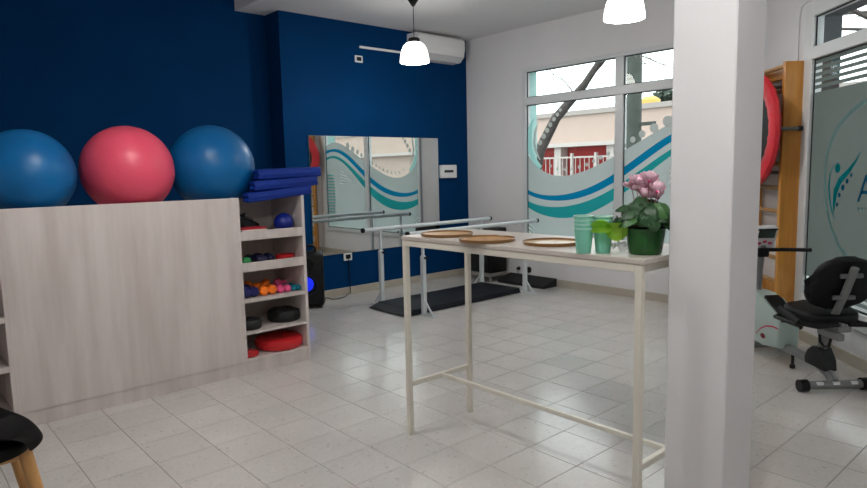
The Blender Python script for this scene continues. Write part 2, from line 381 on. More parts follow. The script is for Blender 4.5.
# swirls at the reveal side, white sweeps below
band([(541,168),(534.5,160),(530.5,150),(529.5,138),(531,126),(534,118)], [.05,.06,.07,.07,.05,.01], p_far, FPALE, 'swirl')
band([(540.5,160),(536.5,152),(534.5,143),(535.5,132),(538.5,122)], [.01,.03,.035,.03,.005], p_far, FILM, 'swirl', .0064)
for k in range(4): band([(528,222.5+k*4.2),(531.5,225+k*4.2),(535.5,229.5+k*4.2)], [.02,.018,.006], p_far, FWHITE, 'sweep')
for k in range(15):     # short teal bars at the pane edge next to the wall bars
    z = 1.20-k*.047; b = BM(); box(b, lowp[0][0]+.004, lowp[0][0]+.22-.004*abs(7-k), .0048, .0056, z, z+.022); obj('stripe', b, FSTRIPE, p_near)
for k in range(5): band([(342-k*.3,171+k*3.1),(347.5,174+k*2.4),(352.5-k*1.6,181.5+k*1.0)], [.008,.016,.01], p_near, FWHITE, 'sweep', conv=W1m)

# ---- film on window 2 (coordinates along the canted wall)
lowp2 = [p for i, p in enumerate(panes2) if i % 2 == 0]
for x0, x1, pane in lowp2:
    b = BM(); strip(b, [(x0, .47), (x1, .47)], [(x0, 1.715), (x1, 1.715)], .0045); obj('frosted_film', b, FILM2, pane)
    for k in range(5):
        z = 1.738+k*.041; b = BM(); strip(b, [(x0, z), (x1, z)], [(x0, z+.024), (x1, z+.024)], .0045); obj('stripe', b, FILM2, pane)
    for k in range(3):
        z = .445-k*.042; b = BM(); strip(b, [(x0, z-.024), (x1, z-.024)], [(x0, z), (x1, z)], .0045); obj('stripe', b, FILM2, pane)
LP = lowp2[1][2]
TEAL_D = sheet_mat('logo_teal_film', (20, 128, 134), .4); DARKT = sheet_mat('logo_blue_film', (24, 84, 112), .35); PALE_D = sheet_mat('logo_arc_film', (126, 158, 156), .42)
b = BM(); disc(b, cant(838.6, 168), .031, .006, 24); obj('logo_head', b, TEAL_D, LP)
band([(861.5,151.5),(857,161),(850,170.5),(841,180.5),(836.5,191),(835,203),(834.5,213)], [.004,.016,.034,.046,.05,.034,.004], LP, TEAL_D, 'logo_body', .006, cant)
band([(835,164),(831,174),(829.8,186),(830.5,199),(833,212),(836,220)], [.003,.012,.018,.018,.014,.003], LP, TEAL_D, 'logo_curve', .006, cant)
for (u, v, r) in ((852.3,175,.014),(848,181,.018),(843.7,187.5,.021),(840.2,195,.017),(838,204.5,.014)):
    b = BM(); disc(b, cant(u, v), r, .006, 6); obj('logo_dot', b, DARKT, LP)
band([(867,101),(855,109),(843,121),(834,136),(827.5,155),(825.5,178),(827,205),(832,228),(840,247),(850,258),(867,268)], .03, LP, PALE_D, 'logo_arc', .0052, cant)
ft = bpy.data.curves.new('letter', 'FONT'); ft.body = 'A'; ft.size = .235; ft.extrude = 0
fo = bpy.data.objects.new('tmp_letter', ft); C.objects.link(fo); bpy.context.view_layer.update()
me = bpy.data.meshes.new_from_object(fo.evaluated_get(bpy.context.evaluated_depsgraph_get())); bpy.data.objects.remove(fo)
lt = bpy.data.objects.new('logo_letter', me); C.objects.link(lt); me.materials.append(DARKT); lt.parent = LP
sa = cant(858, 201.5); lt.location = (sa[0], .006, sa[1]); lt.rotation_euler = (PI/2, 0, PI)   # reads from the room
b = BM(); 
for k in range(12):
    if k % 4 != 3: box(b, sa[0]-.02-k*.026, sa[0]-.004-k*.026, .005, .006, sa[1]-.055, sa[1]-.035)
obj('logo_small_line', b, PALE_D, LP)

# ------------------------------------------------------------------ outside
ASPH = mat('asphalt', (92, 92, 92), .9, noise=.1); PAVE = mat('pavement', (150, 146, 138), .9, noise=.1)
CREAM = mat('cream_render', (182, 162, 150), .85, noise=.04, nscale=1.5); BRICK = mat('brick_red_paint', (156, 50, 46), .8, noise=.1)
ROOFG = mat('grey_ledge', (160, 152, 146), .85); PALEW = mat('white_paint', (186, 178, 172), .7)
b = BM(); box(b, XW+TH+.02, 30, -16, 30, -.5, -.16); box(b, 2.0, XW+TH+.02, -16, -1.5, -.5, -.16); struct('ground_street', b, ASPH, 'grey street outside the windows', 'street')
XO = 16.0
def OX(u, v, x=XO): p = on_x(u, v, x); return (p[1], p[2])
z_roof = OX(580, 115)[1]; z_led0 = OX(580, 146.5)[1]; z_led1 = OX(580, 142.5)[1]
bh = thing('street_house', 'low cream house with red fenced front across the street', 'house', (XO, 0, -.16))
b = BM(); box(b, 0, 4, -26, 24, z_led1+.16, z_roof+.16); obj('upper_wall', b, CREAM, bh)
b = BM(); box(b, -.08, 4, -26, 24, z_roof+.16, z_roof+.30); obj('parapet', b, ROOFG, bh)
b = BM(); box(b, -.25, 4, -26, 24, z_led0+.16, z_led1+.16); obj('ledge', b, PALEW, bh)
b = BM(); box(b, .25, 4, 1.0, 24, 0, z_led0+.16); obj('lower_wall', b, BRICK, bh)
b = BM(); box(b, .0, 4, -26, 1.0, 0, z_led0+.16); obj('lower_wall', b, CREAM, bh)
for u in (559.5, 612): yy = OX(u, 150)[0]; b = BM(); box(b, -.1, .25, yy-.12, yy+.12, 0, z_led0+.16); obj('pillar', b, PALEW, bh)
fb = z_led0+.16
zf = OX(580, 157)[1]+.16
for k in range(3): yy = OX((538, 574, 598)[k], 150)[0]; b = BM(); box(b, -.14, -.04, yy-.035, yy+.035, 0, zf+.12); obj('fence_post', b, PALEW, bh)
b = BM(); box(b, -.11, -.08, 4, 16, zf-.03, zf+.02); obj('fence_rail', b, PALEW, bh)
pk = BM(); box(pk, -.1, -.08, -.009, .009, .05, zf+.02); p0 = obj('fence_bar', pk, PALEW, bh); p0.location = (0, 6.2, 0)
for k in range(1, 48): q = p0.copy(); C.objects.link(q); q.location = (0, 6.2+k*.16, 0)
# roof clutter
yt, zt = OX(650, 104.5, 18); b = BM(); lathe(b, [(0,0),(.28,0),(.3,.06),(.3,.3),(.16,.4),(0,.42)], 16)
tag(obj('water_tank', b, mat('ochre_tank', (206, 172, 92), .7), None, True, (18, yt, z_roof+.14)), 'ochre water tank on the roof across the street', 'tank')
def blob_tree(name, label, loc, h, cr, seed):
    random.seed(seed); t = thing(name, label, 'tree', loc)
    b = BM(); tube(b, [(0,0,0),(0.05,.02,h*.5),(0,0,h)], [.14,.1,.05], 8); obj('trunk', b, BARK, t)
    b = BM()
    for k in range(420):
        d = Vector((random.gauss(0,1), random.gauss(0,1), random.gauss(0,1))).normalized()*cr*random.uniform(.4,1)
        c = Vector((0,0,h))+d; a = Vector((random.gauss(0,1), random.gauss(0,1), random.gauss(0,1))).normalized(); e = a.orthogonal()
        b.faces.new([b.verts.new(c+a*.12), b.verts.new(c+e*.07), b.verts.new(c-a*.12), b.verts.new(c-e*.07)])
    tag(obj('foliage', b, mat('far_leaves', (70, 84, 72), .8), t), kind='stuff')
BARK = mat('tree_bark', (74, 68, 64), .9, noise=.25, nscale=18, bump=.4, bscale=25)
yy, zz = OX(663, 99, 24); blob_tree('roof_tree', 'small dark round tree rising behind the roof', (24, yy, -.16), zz+.16, .45, 3)
# utility pole
XP = 8.6; a = on_x(633, 130, XP)
up = thing('utility_pole', 'dark weathered utility pole on the pavement outside', 'utility pole', (XP, a[1], -.16))
POLE = mat('weathered_pole', (74, 80, 74), .85, noise=.2, nscale=6)
b = BM(); tube(b, [(0,0,0),(0,0,3),(0,0,7)], [.125,.118,.10], 14); obj('shaft', b, POLE, up, True)
b = BM(); box(b, -.02, .02, -.36, 0, 2.0, 2.05); obj('bracket', b, POLE, up)
b = BM(); lathe(b, [(.126,1.2),(.135,1.2),(.135,1.26),(.126,1.26)], 14, True); obj('band', b, POLE, up)
# leaning tree with bare branches
XT = 8.3
def TP(u, v, dx=0): p = on_x(u, v, XT+dx); return Vector((p[0]-XT, p[1], p[2]))
tr = thing('bare_street_tree', 'leaning bare tree trunk outside the wave window', 'tree', (XT, 0, 0))
b = BM(); base = TP(540, 150); tube(b, [(0, base.y+.35, -.2), (0, base.y+.16, base.z-.55), base, TP(556,118), TP(573,98), TP(585,84)], [.13,.105,.09,.078,.066,.058], 10); obj('trunk', b, BARK, tr, True)
for pts, rr in (([TP(584,85), TP(594,70), TP(603,56), TP(612,38), TP(624,15)], [.058,.052,.046,.04,.03]), ([TP(590,76), TP(600,65,.1), TP(609,54,.2), TP(622,40,.3), TP(640,20,.4)], [.036,.032,.028,.022,.015])):
    b = BM(); tube(b, pts, rr, 8); obj('branch', b, BARK, tr, True)
random.seed(5)
def limb(p, d, L, r, depth, out):
    pts = [p]; rr = [r]
    for k in range(4):
        d = (d+Vector((random.gauss(0,.12), random.gauss(0,.16), random.gauss(.02,.12)))).normalized(); p = p+d*L/4; pts.append(p.copy()); rr.append(r*(1-.16*(k+1)))
        if depth and k > 0:
            for s in range(2 if depth > 1 else 1): limb(p.copy(), (d+Vector((random.gauss(0,.5), random.gauss(0,.7), random.gauss(.1,.5)))).normalized(), L*.62, r*.45, depth-1, out)
    tube(out, pts, rr, 5)
for (q0, q1, r) in ((TP(598,64), TP(630,48,-.15), .018), (TP(575,95), TP(560,78,-.15), .012)):
    b = BM(); dd = q1-q0; limb(q0, dd.normalized(), dd.length*1.7, r, 2, b); obj('branch', b, BARK, tr)
n_ = np.array([.70711, -.70711]); pT = np.array([8.6, 1.0])
t2 = thing('bare_street_tree', 'bare branching tree outside the canted logo window', 'tree', (pT[0], pT[1], -.16))
b = BM(); tube(b, [(0,0,0),(.05,.03,1.2),(0,.08,2.2)], [.12,.1,.08], 9); obj('trunk', b, BARK, t2, True)
random.seed(11)
for k in range(6):
    b = BM(); a_ = k*1.05; limb(Vector((0,.08,2.15)), Vector((math.cos(a_)*.8, math.sin(a_)*.8, .5)).normalized(), 2.3, .045, 2, b); obj('branch', b, BARK, t2)

#OBJECTS
# ------------------------------------------------------------------ pendants
SHADE = mat('glowing_opal_glass', (250, 250, 248), .3, emit=(255, 252, 244), estr=SHADE_E)
def pendant(label, x, y, zc, zr, watts):
    t = thing('pendant_lamp', label, 'lamp', (x, y, zr), 0, 'white bell pendant lamps')
    b = BM(); lathe(b, [(.128,0),(.127,.02),(.122,.06),(.113,.10),(.096,.14),(.07,.165),(.045,.175),(.045,.171),(.067,.161),(.092,.137),(.108,.098),(.117,.06),(.122,.02),(.123,0)], 32, True)
    obj('shade', b, SHADE, t, True)
    b = BM(); lathe(b, [(0,.215),(.03,.215),(.05,.205),(.052,.17),(0,.17)], 20); obj('cap', b, BLACKP, t, True)
    b = BM(); tube(b, [(0,0,.21),(0,0,zc-zr-.02)], .0035, 6); obj('cord', b, BLACKP, t)
    b = BM(); lathe(b, [(0,zc-zr-.075),(.012,zc-zr-.07),(.05,zc-zr-.012),(.052,zc-zr),(0,zc-zr)], 20); obj('canopy', b, BLACKP, t, True)
    b = BM(); lathe(b, [(0,.03),(.02,.036),(.03,.06),(.026,.09),(.014,.12),(.014,.165),(0,.165)], 16); obj('bulb', b, SHADE, t, True)
    l = bpy.data.lights.new('bulb_light', 'POINT'); l.energy = LAMP_W*watts; l.color = (1.0, .988, .972); l.shadow_soft_size = .06
    lo = bpy.data.objects.new('bulb_light', l); C.objects.link(lo); lo.parent = t; lo.location = (0, 0, -.03)
    return t
pendant('lit white bell pendant lamp hanging before the air conditioner', 3.712, 4.39, ZC, 2.20, 15)
pendant('lit white bell pendant lamp hanging before the window top', 3.715, 2.31, ZC, 2.185, 15)
pendant('lit white bell pendant lamp hanging in front of the ball counter', 1.02, 2.62, ZH, 2.185, 20)
pendant('lit white bell pendant lamp hanging between the pillar and the chair', 1.02, .54, ZH, 2.185, 24)

# ------------------------------------------------------------------ on the walls
b = BM(); mx0, mx1, mz0, mz1 = 3.235, 4.915, .43, 1.617
mir = thing('mirror', 'large frameless mirror on the blue wall', 'mirror', ((mx0+mx1)/2, YB, mz0))
hwm = (mx1-mx0)/2
b = BM(); box(b, -hwm, hwm, -.014, 0, 0, mz1-mz0); obj('backing', b, mat('mirror_edge', (120, 136, 134), .3), mir)
b = BM(); v = [b.verts.new(p) for p in ((-hwm+.002,-.0145,.002),(hwm-.002,-.0145,.002),(hwm-.002,-.0145,mz1-mz0-.002),(-hwm+.002,-.0145,mz1-mz0-.002))]; b.faces.new(v); obj('glass', b, MIRROR, mir)

ac = thing('air_conditioner', 'white split air conditioner under the ceiling on the blue wall', 'air conditioner', (4.845, YB, 2.455))
b = BM(); prism(b, [(0,.0),(-.13,.005),(-.19,.06),(-.205,.14),(-.20,.235),(-.16,.265),(0,.265)], 'x', -.342, .342, .006); obj('body', b, WHITEP, ac, False)
b = BM(); prism(b, [(-.192,.07),(-.209,.14),(-.204,.236),(-.198,.236),(-.201,.14),(-.186,.075)], 'x', -.334, .334); obj('front_panel', b, WHITEP, ac)
b = BM(); prism(b, [(-.135,.004),(-.19,.058),(-.194,.054),(-.138,-.002)], 'x', -.32, .32); obj('air_louver', b, mat('ac_louver', (205, 206, 208), .4), ac)

def socket(label, x, z, w_, h_, nholes=1):
    t = thing('power_socket', label, 'socket', (x, YB, z))
    b = BM(); box(b, -w_/2, w_/2, -.012, 0, -h_/2, h_/2, .003); obj('plate', b, WHITEP, t)
    b = BM(); box(b, -w_*.3, w_*.3, -.016, -.012, -h_*.28, h_*.28, .002); obj('insert', b, BLACKP, t)
    return t
socket('white wall socket with dark insert below the mirror', 3.638, .392, .1, .08)
socket('small white wall socket high on blue wall under conduit', 3.86, 2.395, .095, .068)
b = BM(); box(b, 3.874, 4.66, YB-.018, YB, 2.505, 2.528, .003)
tag(obj('cable_conduit', b, WHITEP), 'thin white conduit running to the air conditioner', 'conduit')
t = thing('breaker_box', 'small white breaker box beside the mirror edge', 'breaker box', (5.05, YB, 1.238))
b = BM(); box(b, -.115, .115, -.06, 0, -.075, .075, .01, 2); obj('housing', b, WHITEP, t)
b = BM(); box(b, -.085, .055, -.064, -.06, -.012, .016, .001); obj('window', b, mat('smoke_cover', (80, 84, 88), .25), t)
b = BM(); 
for k in range(4): box(b, -.08+k*.034, -.058+k*.034, -.067, -.064, -.006, .01)
obj('switch', b, BLACKP, t)

# ------------------------------------------------------------------ storage counter with open shelves
CY0, CY1 = 3.70, 4.125
ZT = 1.111
cab = thing('storage_counter', 'long white-washed wooden counter with open shelves at its end', 'counter', (1.2, CY0, 0))
def cbox(nm, x0, x1, y0, y1, z0, z1, m_=LAM, bev=.0015):
    b = BM(); box(b, x0-1.2, x1-1.2, y0-CY0, y1-CY0, z0, z1, bev); return obj(nm, b, m_, cab)
XD0, XD1, XR0, XR1, XF0 = 1.675, 1.695, 2.124, 2.144, .466
cbox('front_panel', XF0, XD0, CY0, CY0+.018, .082, ZT)
cbox('plinth', -.55, XR1, CY0+.006, CY0+.024, 0, .076)
cbox('bottom_board', -.55, XR0, CY0+.001, CY1-.01, .076, .094)
cbox('divider', XD0, XD1, CY0, CY1, .094, ZT)
cbox('side_panel', XR0, XR1, CY0, CY1, .0, ZT)
cbox('divider', XF0-.018, XF0, CY0, CY1, .094, ZT)
cbox('side_panel', -.57, -.552, CY0, CY1, .0, ZT)
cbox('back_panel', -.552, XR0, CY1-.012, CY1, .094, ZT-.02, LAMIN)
cbox('top_board', XF0, XD0, CY0+.018, CY1-.012, 1.026, 1.044)
cbox('top_board', -.552, XF0-.018, CY0+.0, CY1-.012, 1.026, 1.044)
for z, lip in ((.848, .054), (.652, .053)):
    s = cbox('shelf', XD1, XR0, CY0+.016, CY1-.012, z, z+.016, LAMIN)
    cbox('shelf_lip', XD1, XR0, CY0, CY0+.016, z-.004, z+lip)
cbox('shelf', XD1, XR0, CY0, CY1-.012, .452, .474, LAM); cbox('shelf', XD1, XR0, CY0, CY1-.012, .25, .266, LAM)
for z in (.30, .55, .80): cbox('shelf', -.552, XF0-.018, CY0+.002, CY1-.012, z, z+.03, LAM)
SZ = {1: .864, 2: .668, 3: .474, 4: .266, 5: .094}

# balls on the counter
def ball(label, x, y, z, r, m_):
    t = thing('exercise_ball', label, 'exercise ball', (x, y, z), 0, 'exercise balls on the counter')
    b = BM(); prof = []
    n = 40
    for k in range(n+1):
        a_ = -PI/2+PI*k/n; rr = r*(1-.0035*(1 if (k % 3 == 0 and 6 < k < 34) else 0)); prof.append((max(rr*math.cos(a_), 0) if 0 < k < n else 0, r*.985+rr*math.sin(a_)*.985))
    lathe(b, prof, 56); 
    bmesh.ops.transform(b, matrix=Matrix.Translation((0,0,r*.985)) @ Matrix.Rotation(R_(68), 4, 'X') @ Matrix.Rotation(R_(25), 4, 'Y') @ Matrix.Translation((0,0,-r*.985)), verts=b.verts[:])
    o = obj('shell', b, m_, t, False)
    for p in o.data.polygons: p.use_smooth = True
    b = BM(); lathe(b, [(0,.002),(.012,.002),(.014,-.004),(0,-.004)], 12)
    d = Vector((.25,.75,.6)).normalized(); obj('air_plug', b, WHITEP, t, True, Vector((0,0,r*.985))+d*(r*.985), d.to_track_quat('Z','Y').to_euler())
BALLB = mat('blue_pvc', (0, 94, 152), .38, spec=.35, noise=.03, nscale=3); BALLP = mat('coral_pink_pvc', (226, 78, 104), .4, noise=.03, nscale=3)
ball('blue exercise ball at the far end from the shelf mats', .63, 3.915, 1.044, .236, BALLB)
ball('coral pink exercise ball between two blue ones', 1.133, 3.915, 1.044, .252, BALLP)
ball('blue exercise ball beside the stacked blue mats', 1.648, 3.962, 1.044, .263, BALLB)

# folded mats
MATB = mat('royal_blue_vinyl', (10, 44, 132), .55, spec=.25, noise=.06, nscale=9, bump=.12, bscale=14)
def fmat(label, x0, x1, y0, y1, z, h, rz, cut, tilt=0):
    t = thing('folded_mat', label, 'mat', ((x0+x1)/2, (y0+y1)/2, z), rz, 'folded blue mats on the shelf end')
    t.rotation_euler = (0, -tilt, rz); hx, hy = (x1-x0)/2, (y1-y0)/2
    plan = [(-hx,-hy),(hx,-hy),(hx,hy),(-hx+cut,hy),(-hx+cut*.85,hy-.2),(-hx,-hy+.07)]
    g = .003; l = (h-g)/2
    for nm, z0 in (('lower_layer', 0), ('upper_layer', l+g)):
        b = BM(); prism(b, plan, 'z', z0, z0+l, l*.42, 3); bmesh.ops.translate(b, verts=b.verts[:], vec=(0, 0, 0)); obj(nm, b, MATB, t, True)
    b = BM(); pts = [(-hy+h*.30-h*.36*math.sin(a_), h/2-h*.46*math.cos(a_)) for a_ in np.linspace(0, PI, 11)]
    prism(b, pts, 'x', -hx+.004, hx-.004, .004); obj('front_fold', b, MATB, t, True)
fmat('lowest folded blue mat lying on the shelf sides', 1.745, 2.20, 3.69, 4.08, ZT-.0145, .06, R_(1.5), .15, R_(5))
fmat('middle folded blue mat of the stack', 1.80, 2.255, 3.695, 4.08, ZT+.049, .062, R_(0), .17, R_(3))
fmat('topmost folded blue mat of the stack', 1.825, 2.285, 3.70, 4.08, ZT+.113, .064, R_(1.5), .19, R_(1.5))

# shelf contents
def X_at(u, v, y): return on_y(u, v, y)[0]
def simple_ball(name, label, x, y, z, r, m_, cat='ball', group=None):
    b = BM(); lathe(b, [(max(r*math.cos(a_), 0) if 0 < k < 16 else 0, r+r*math.sin(a_)) for k, a_ in enumerate(np.linspace(-PI/2, PI/2, 17))], 28)
    t = thing(name, label, cat, (x, y, z), 0, group); obj('shell', b, m_, t, True)
    b = BM(); lathe(b, [(0,r*1.97),(.007,r*1.995),(.009,r*2.003),(0,r*2.006)], 10); o = obj('valve', b, BLACKP, t); return t
simple_ball('small_ball', 'small dark blue rubber ball beside the red-edged box', X_at(283.5, 218, 3.80), 3.80, SZ[1], .066, mat('dark_blue_rubber', (16, 36, 130), .35))
t = thing('book', 'flat white box with red lid on the top shelf', 'box', (X_at(251.5, 228, 3.76), 3.775, SZ[1]))
b = BM(); box(b, -.082, .082, -.06, .06, 0, .046, .002); obj('body', b, mat('white_card', (226, 214, 206), .6), t)
b = BM(); box(b, -.084, .084, -.062, .062, .046, .056, .002); obj('lid', b, mat('red_card', (190, 34, 50), .5), t)
t['label'] = 'flat white box with red lid on the upper shelf'; t.name = 'flat_box'
t = thing('exercise_bag', 'limp black drawstring bag lying behind the red-lidded box', 'bag', (1.83, 3.95, SZ[1]))
b = BM(); lathe(b, [(0,0),(.085,.0),(.10,.03),(.095,.065),(.06,.09),(.02,.10),(.012,.115),(.02,.13),(0,.13)], 18)
for v in b.verts: v.co.x *= 1.1; v.co.y *= .8; v.co.z += .006*math.sin(v.co.x*60)
obj('sack', b, mat('black_cloth', (18, 18, 20), .85), t, True)
b = BM(); tube(b, [(.02,0,.115),(.05,-.03,.10),(.06,-.07,.03),(.09,-.085,.005)], .003, 6); obj('cord', b, mat('grey_cord', (90, 90, 92), .8), t)
# second shelf
simple_ball('massage_ball', 'small green massage ball beside the navy ankle weight', X_at(246.5, 259, 3.76)-.004, 3.76, SZ[2], .034, mat('green_rubber', (34, 142, 74), .45))
def ankle_weight(label, x, y, z, rz):
    t = thing('ankle_weight', label, 'ankle weight', (x, y, z), rz); NV = mat('navy_nylon', (14, 18, 58), .6, noise=.1)
    b = BM(); n = 26
    for k in range(5):
        a0 = -2.4+k*.98; pts = [(.075*math.cos(a0+q*.2)*1.15, .06*math.sin(a0+q*.2), .034) for q in range(5)]; tube(b, pts, [.026,.033,.034,.033,.026], 10)
    obj('sand_pouches', b, NV, t, True)
    b = BM(); pts = [(.09*math.cos(a_)*1.1, .075*math.sin(a_), .036) for a_ in np.linspace(-2.6, 2.6, 30)]; tube(b, pts, .008, 6); obj('strap', b, BLACKP, t, True)
ankle_weight('navy ankle weight curled on the second shelf', X_at(260, 258, 3.79)+.008, 3.83, SZ[2], .4)
t = thing('resistance_band', 'red rubber resistance band looped on the second shelf', 'band', (X_at(284, 254, 3.82)+.012, 3.83, SZ[2]))
b = BM(); lathe(b, [(.060,0),(.066,0),(.066,.05),(.060,.05)], 28, True)
for v in b.verts: v.co.y *= .7
obj('loop', b, REDC, t, True)
b = BM(); lathe(b, [(.045,0),(.051,0),(.051,.044),(.045,.044)], 24, True)
for v in b.verts: v.co.y *= .6
obj('loop', b, REDC, t, True)
# dumbbells, seen end on
def dumbbell(label, x, y, z, r, L, m_, group, hexa=False, rz=0):
    t = thing('dumbbell', label, 'dumbbell', (x, y, z+r), rz, group)
    mt = Matrix.Rotation(PI/2, 4, 'X'); n = 8 if hexa else 20
    for s in (-1, 1):
        b = BM(); hl = L*.27
        lathe(b, [(0,-hl/2),(r*.72,-hl/2),(r*.95,-hl/2+.008),(r,-hl/2+.018),(r,hl/2-.018),(r*.95,hl/2-.008),(r*.72,hl/2),(0,hl/2)], n, False, Matrix.Translation((0, s*(L/2-hl/2), 0)) @ mt)
        obj('head', b, m_, t, True)
    b = BM(); tube(b, [(0,-L*.25,0),(0,-L*.1,0),(0,L*.1,0),(0,L*.25,0)], [.012,.0145,.0145,.012], 12); obj('handle', b, m_, t, True)
NAVYD = mat('navy_vinyl_dip', (22, 24, 92), .4); ORG = mat('orange_vinyl_dip', (246, 120, 24), .4); PNK = mat('pink_vinyl_dip', (250, 96, 152), .4); TEA = mat('teal_vinyl_dip', (20, 128, 150), .4)
ROW = [(246.5,291,.034,.17,NAVYD,'navy dumbbell against the divider','navy dumbbells',4),(255.5,291,.034,.17,NAVYD,'navy dumbbell next to an orange dumbbell','navy dumbbells',-4),
 (264.7,289,.0305,.16,ORG,'orange dumbbell next to a navy dumbbell','orange dumbbells',0),(273.2,289,.0305,.16,ORG,'orange dumbbell next to a pink dumbbell','orange dumbbells',0),
 (281.2,287,.0245,.14,PNK,'pink dumbbell next to an orange dumbbell','pink dumbbells',0),(288,287,.0245,.14,PNK,'pink dumbbell next to a teal dumbbell','pink dumbbells',0),
 (293.9,286,.0195,.13,TEA,'teal dumbbell next to a pink dumbbell','teal dumbbells',0),(299,286,.0195,.13,TEA,'teal dumbbell next to the side panel','teal dumbbells',0)]
for u, v, r, L, m_, lab, grp, a_ in ROW: dumbbell(lab, X_at(u, v, 3.745), 3.74+L/2, SZ[3], r, L, m_, grp, m_ is NAVYD, R_(a_))
dumbbell('orange dumbbell lying crosswise behind the navy pair', X_at(257, 285, 3.98), 3.985, SZ[3], .034, .17, ORG, None, False, R_(80))
dumbbell('pink dumbbell lying crosswise behind the pink pair', X_at(283, 285, 3.98)+.01, 3.965, SZ[3], .030, .15, PNK, None, False, R_(84))
# cushions and discs
def puck(name, label, cat, x, y, z, r, h, m_, rim=None):
    t = thing(name, label, cat, (x, y, z))
    b = BM(); lathe(b, [(0,0),(r*.86,0),(r*.97,h*.14),(r,h*.4),(r,h*.6),(r*.97,h*.86),(r*.86,h),(r*.5,h*.97),(0,h*.95)], 36); obj('cushion', b, m_, t, True)
    b = BM(); lathe(b, [(r*.995,h*.46),(r*1.012,h*.48),(r*1.012,h*.52),(r*.995,h*.54)], 36, True); obj('seam', b, m_, t, True)
    b = BM(); random.seed(2)
    for ring in (.25, .45, .65):
        for k in range(int(ring*26)): a_ = 2*PI*k/int(ring*26); tube(b, [(r*ring*math.cos(a_), r*ring*math.sin(a_), h*.95),(r*ring*math.cos(a_), r*ring*math.sin(a_), h*.95+.006)], [.006,.003], 6)
    tag(obj('studs', b, m_, t), kind='stuff')
puck('balance_disc', 'black balance disc against the divider', 'disc', X_at(252.5, 322, 3.79)-.015, 3.80, SZ[4], .075, .062, BLACKR)
puck('balance_disc', 'wider black balance disc beside the side panel', 'disc', X_at(285.5, 313, 3.84), 3.86, SZ[4], .112, .075, BLACKR)
puck('balance_cushion', 'thick bright red inflated balance cushion on the lowest shelf', 'cushion', X_at(280.5, 345, 3.83), 3.85, SZ[5], .158, .075, REDC)
puck('balance_cushion', 'small flat dark red cushion against the divider on lowest shelf', 'cushion', X_at(250, 354, 3.76)+.0, 3.775, SZ[5], .062, .032, mat('dark_red_rubber', (176, 30, 36), .45))

# party speaker behind the counter end
sp = thing('party_speaker', 'tall black speaker with a glowing blue ring at the counter end', 'speaker', (3.03, 5.24, 0), R_(-32))
b = BM(); box(b, -.16, .16, -.15, .15, .02, .52, .035, 4); obj('cabinet', b, BLACKP, sp, True)
for z, r in ((.22, .105), (.42, .075)):
    b = BM(); mt = Matrix.Translation((0, -.151, z)) @ Matrix.Rotation(PI/2, 4, 'X')
    lathe(b, [(r,0),(r,.012),(r*.9,.012),(r*.82,.004),(r*.35,-.03),(0,-.02)], 30, False, mt); obj('woofer', b, BLACKR, sp, True)
b = BM(); lathe(b, [(.066,.003),(.066,.016),(.03,.02),(0,.02)], 30, False, Matrix.Translation((0, -.151, .235)) @ Matrix.Rotation(PI/2, 4, 'X'))
obj('light_ring', b, mat('blue_led', (20, 50, 255), .4, emit=(10, 40, 255), estr=.6), sp, True)
b = BM(); tube(b, [(-.09,0,.50),(-.09,0,.55),(-.07,0,.575),(.07,0,.575),(.09,0,.55),(.09,0,.50)], .013, 10); obj('handle', b, BLACKP, sp, True)
for sx in (-1, 1):
    for sy in (-1, 1): b = BM(); lathe(b, [(0,0),(.018,0),(.02,.022),(0,.022)], 12); obj('foot', b, BLACKR, sp, False, (sx*.12, sy*.11, 0))
cb = BM(); P = [(3.15, 5.16, .006)]+[tuple(on_z(u, v, .006)) for u, v in ((326,297.5),(332,299.3),(338,298.7),(345,296.8),(350,292.5))]
P += [(3.64, 5.428, .008), (3.645, 5.43, .06), (3.642, 5.436, .2), (3.64, 5.432, .36), (3.64, 5.433, .385)]
tube(cb, P, .004, 6); tag(obj('power_cable', cb, BLACKP, None, True), 'thin black cable curling on floor below the mirror socket', 'cable')

# black speaker box in the far corner
am = thing('amplifier_box', 'black amplifier box on a low grey stand in the far corner', 'amplifier', (5.215, 4.99, 0), R_(-90))
b = BM(); box(b, -.2, .2, -.14, .14, .10, .60, .02, 3); obj('cabinet', b, BLACKP, am, True)
b = BM(); box(b, -.17, .17, -.147, -.141, .14, .52, .004); obj('grille', b, mat('black_grille', (24, 24, 26), .8, bump=.5, bscale=250), am)
b = BM(); box(b, -.06, .02, -.15, -.147, .44, .47); obj('name_plate', b, mat('grey_plate', (130, 132, 134), .4), am)
b = BM(); box(b, -.19, .19, -.13, .13, .06, .10, .004); obj('stand_top', b, mat('grey_stand', (150, 146, 140), .6), am)
for sx in (-1, 1):
    for sy in (-1, 1): b = BM(); box(b, sx*.16-.012, sx*.16+.012, sy*.10-.012, sy*.10+.012, 0, .06); obj('stand_leg', b, MATS['grey_stand'], am)
for k, (y, z, r) in enumerate(((4.655, .141, .016), (4.51, .138, .028))):
    t = thing('power_plug', ('small black plug in the white wall above the ramp', 'larger black round plug in the white wall above the ramp')[k], 'plug', (XW, y, z), R_(-90))
    b = BM(); lathe(b, [(0,0),(r*1.25,0),(r*1.25,.006),(r,.008),(r*.8,.035),(0,.038)], 16, False, Matrix.Rotation(PI/2, 4, 'X')); obj('body', b, BLACKP, t, True)
    b = BM(); tube(b, [(0,-.03,0),(.01,-.045,-.03),(.02,-.03,-.08),(.05,-.02,-.128)], .0035, 6); obj('lead', b, mat('grey_lead', (120, 120, 120), .6), t, True)

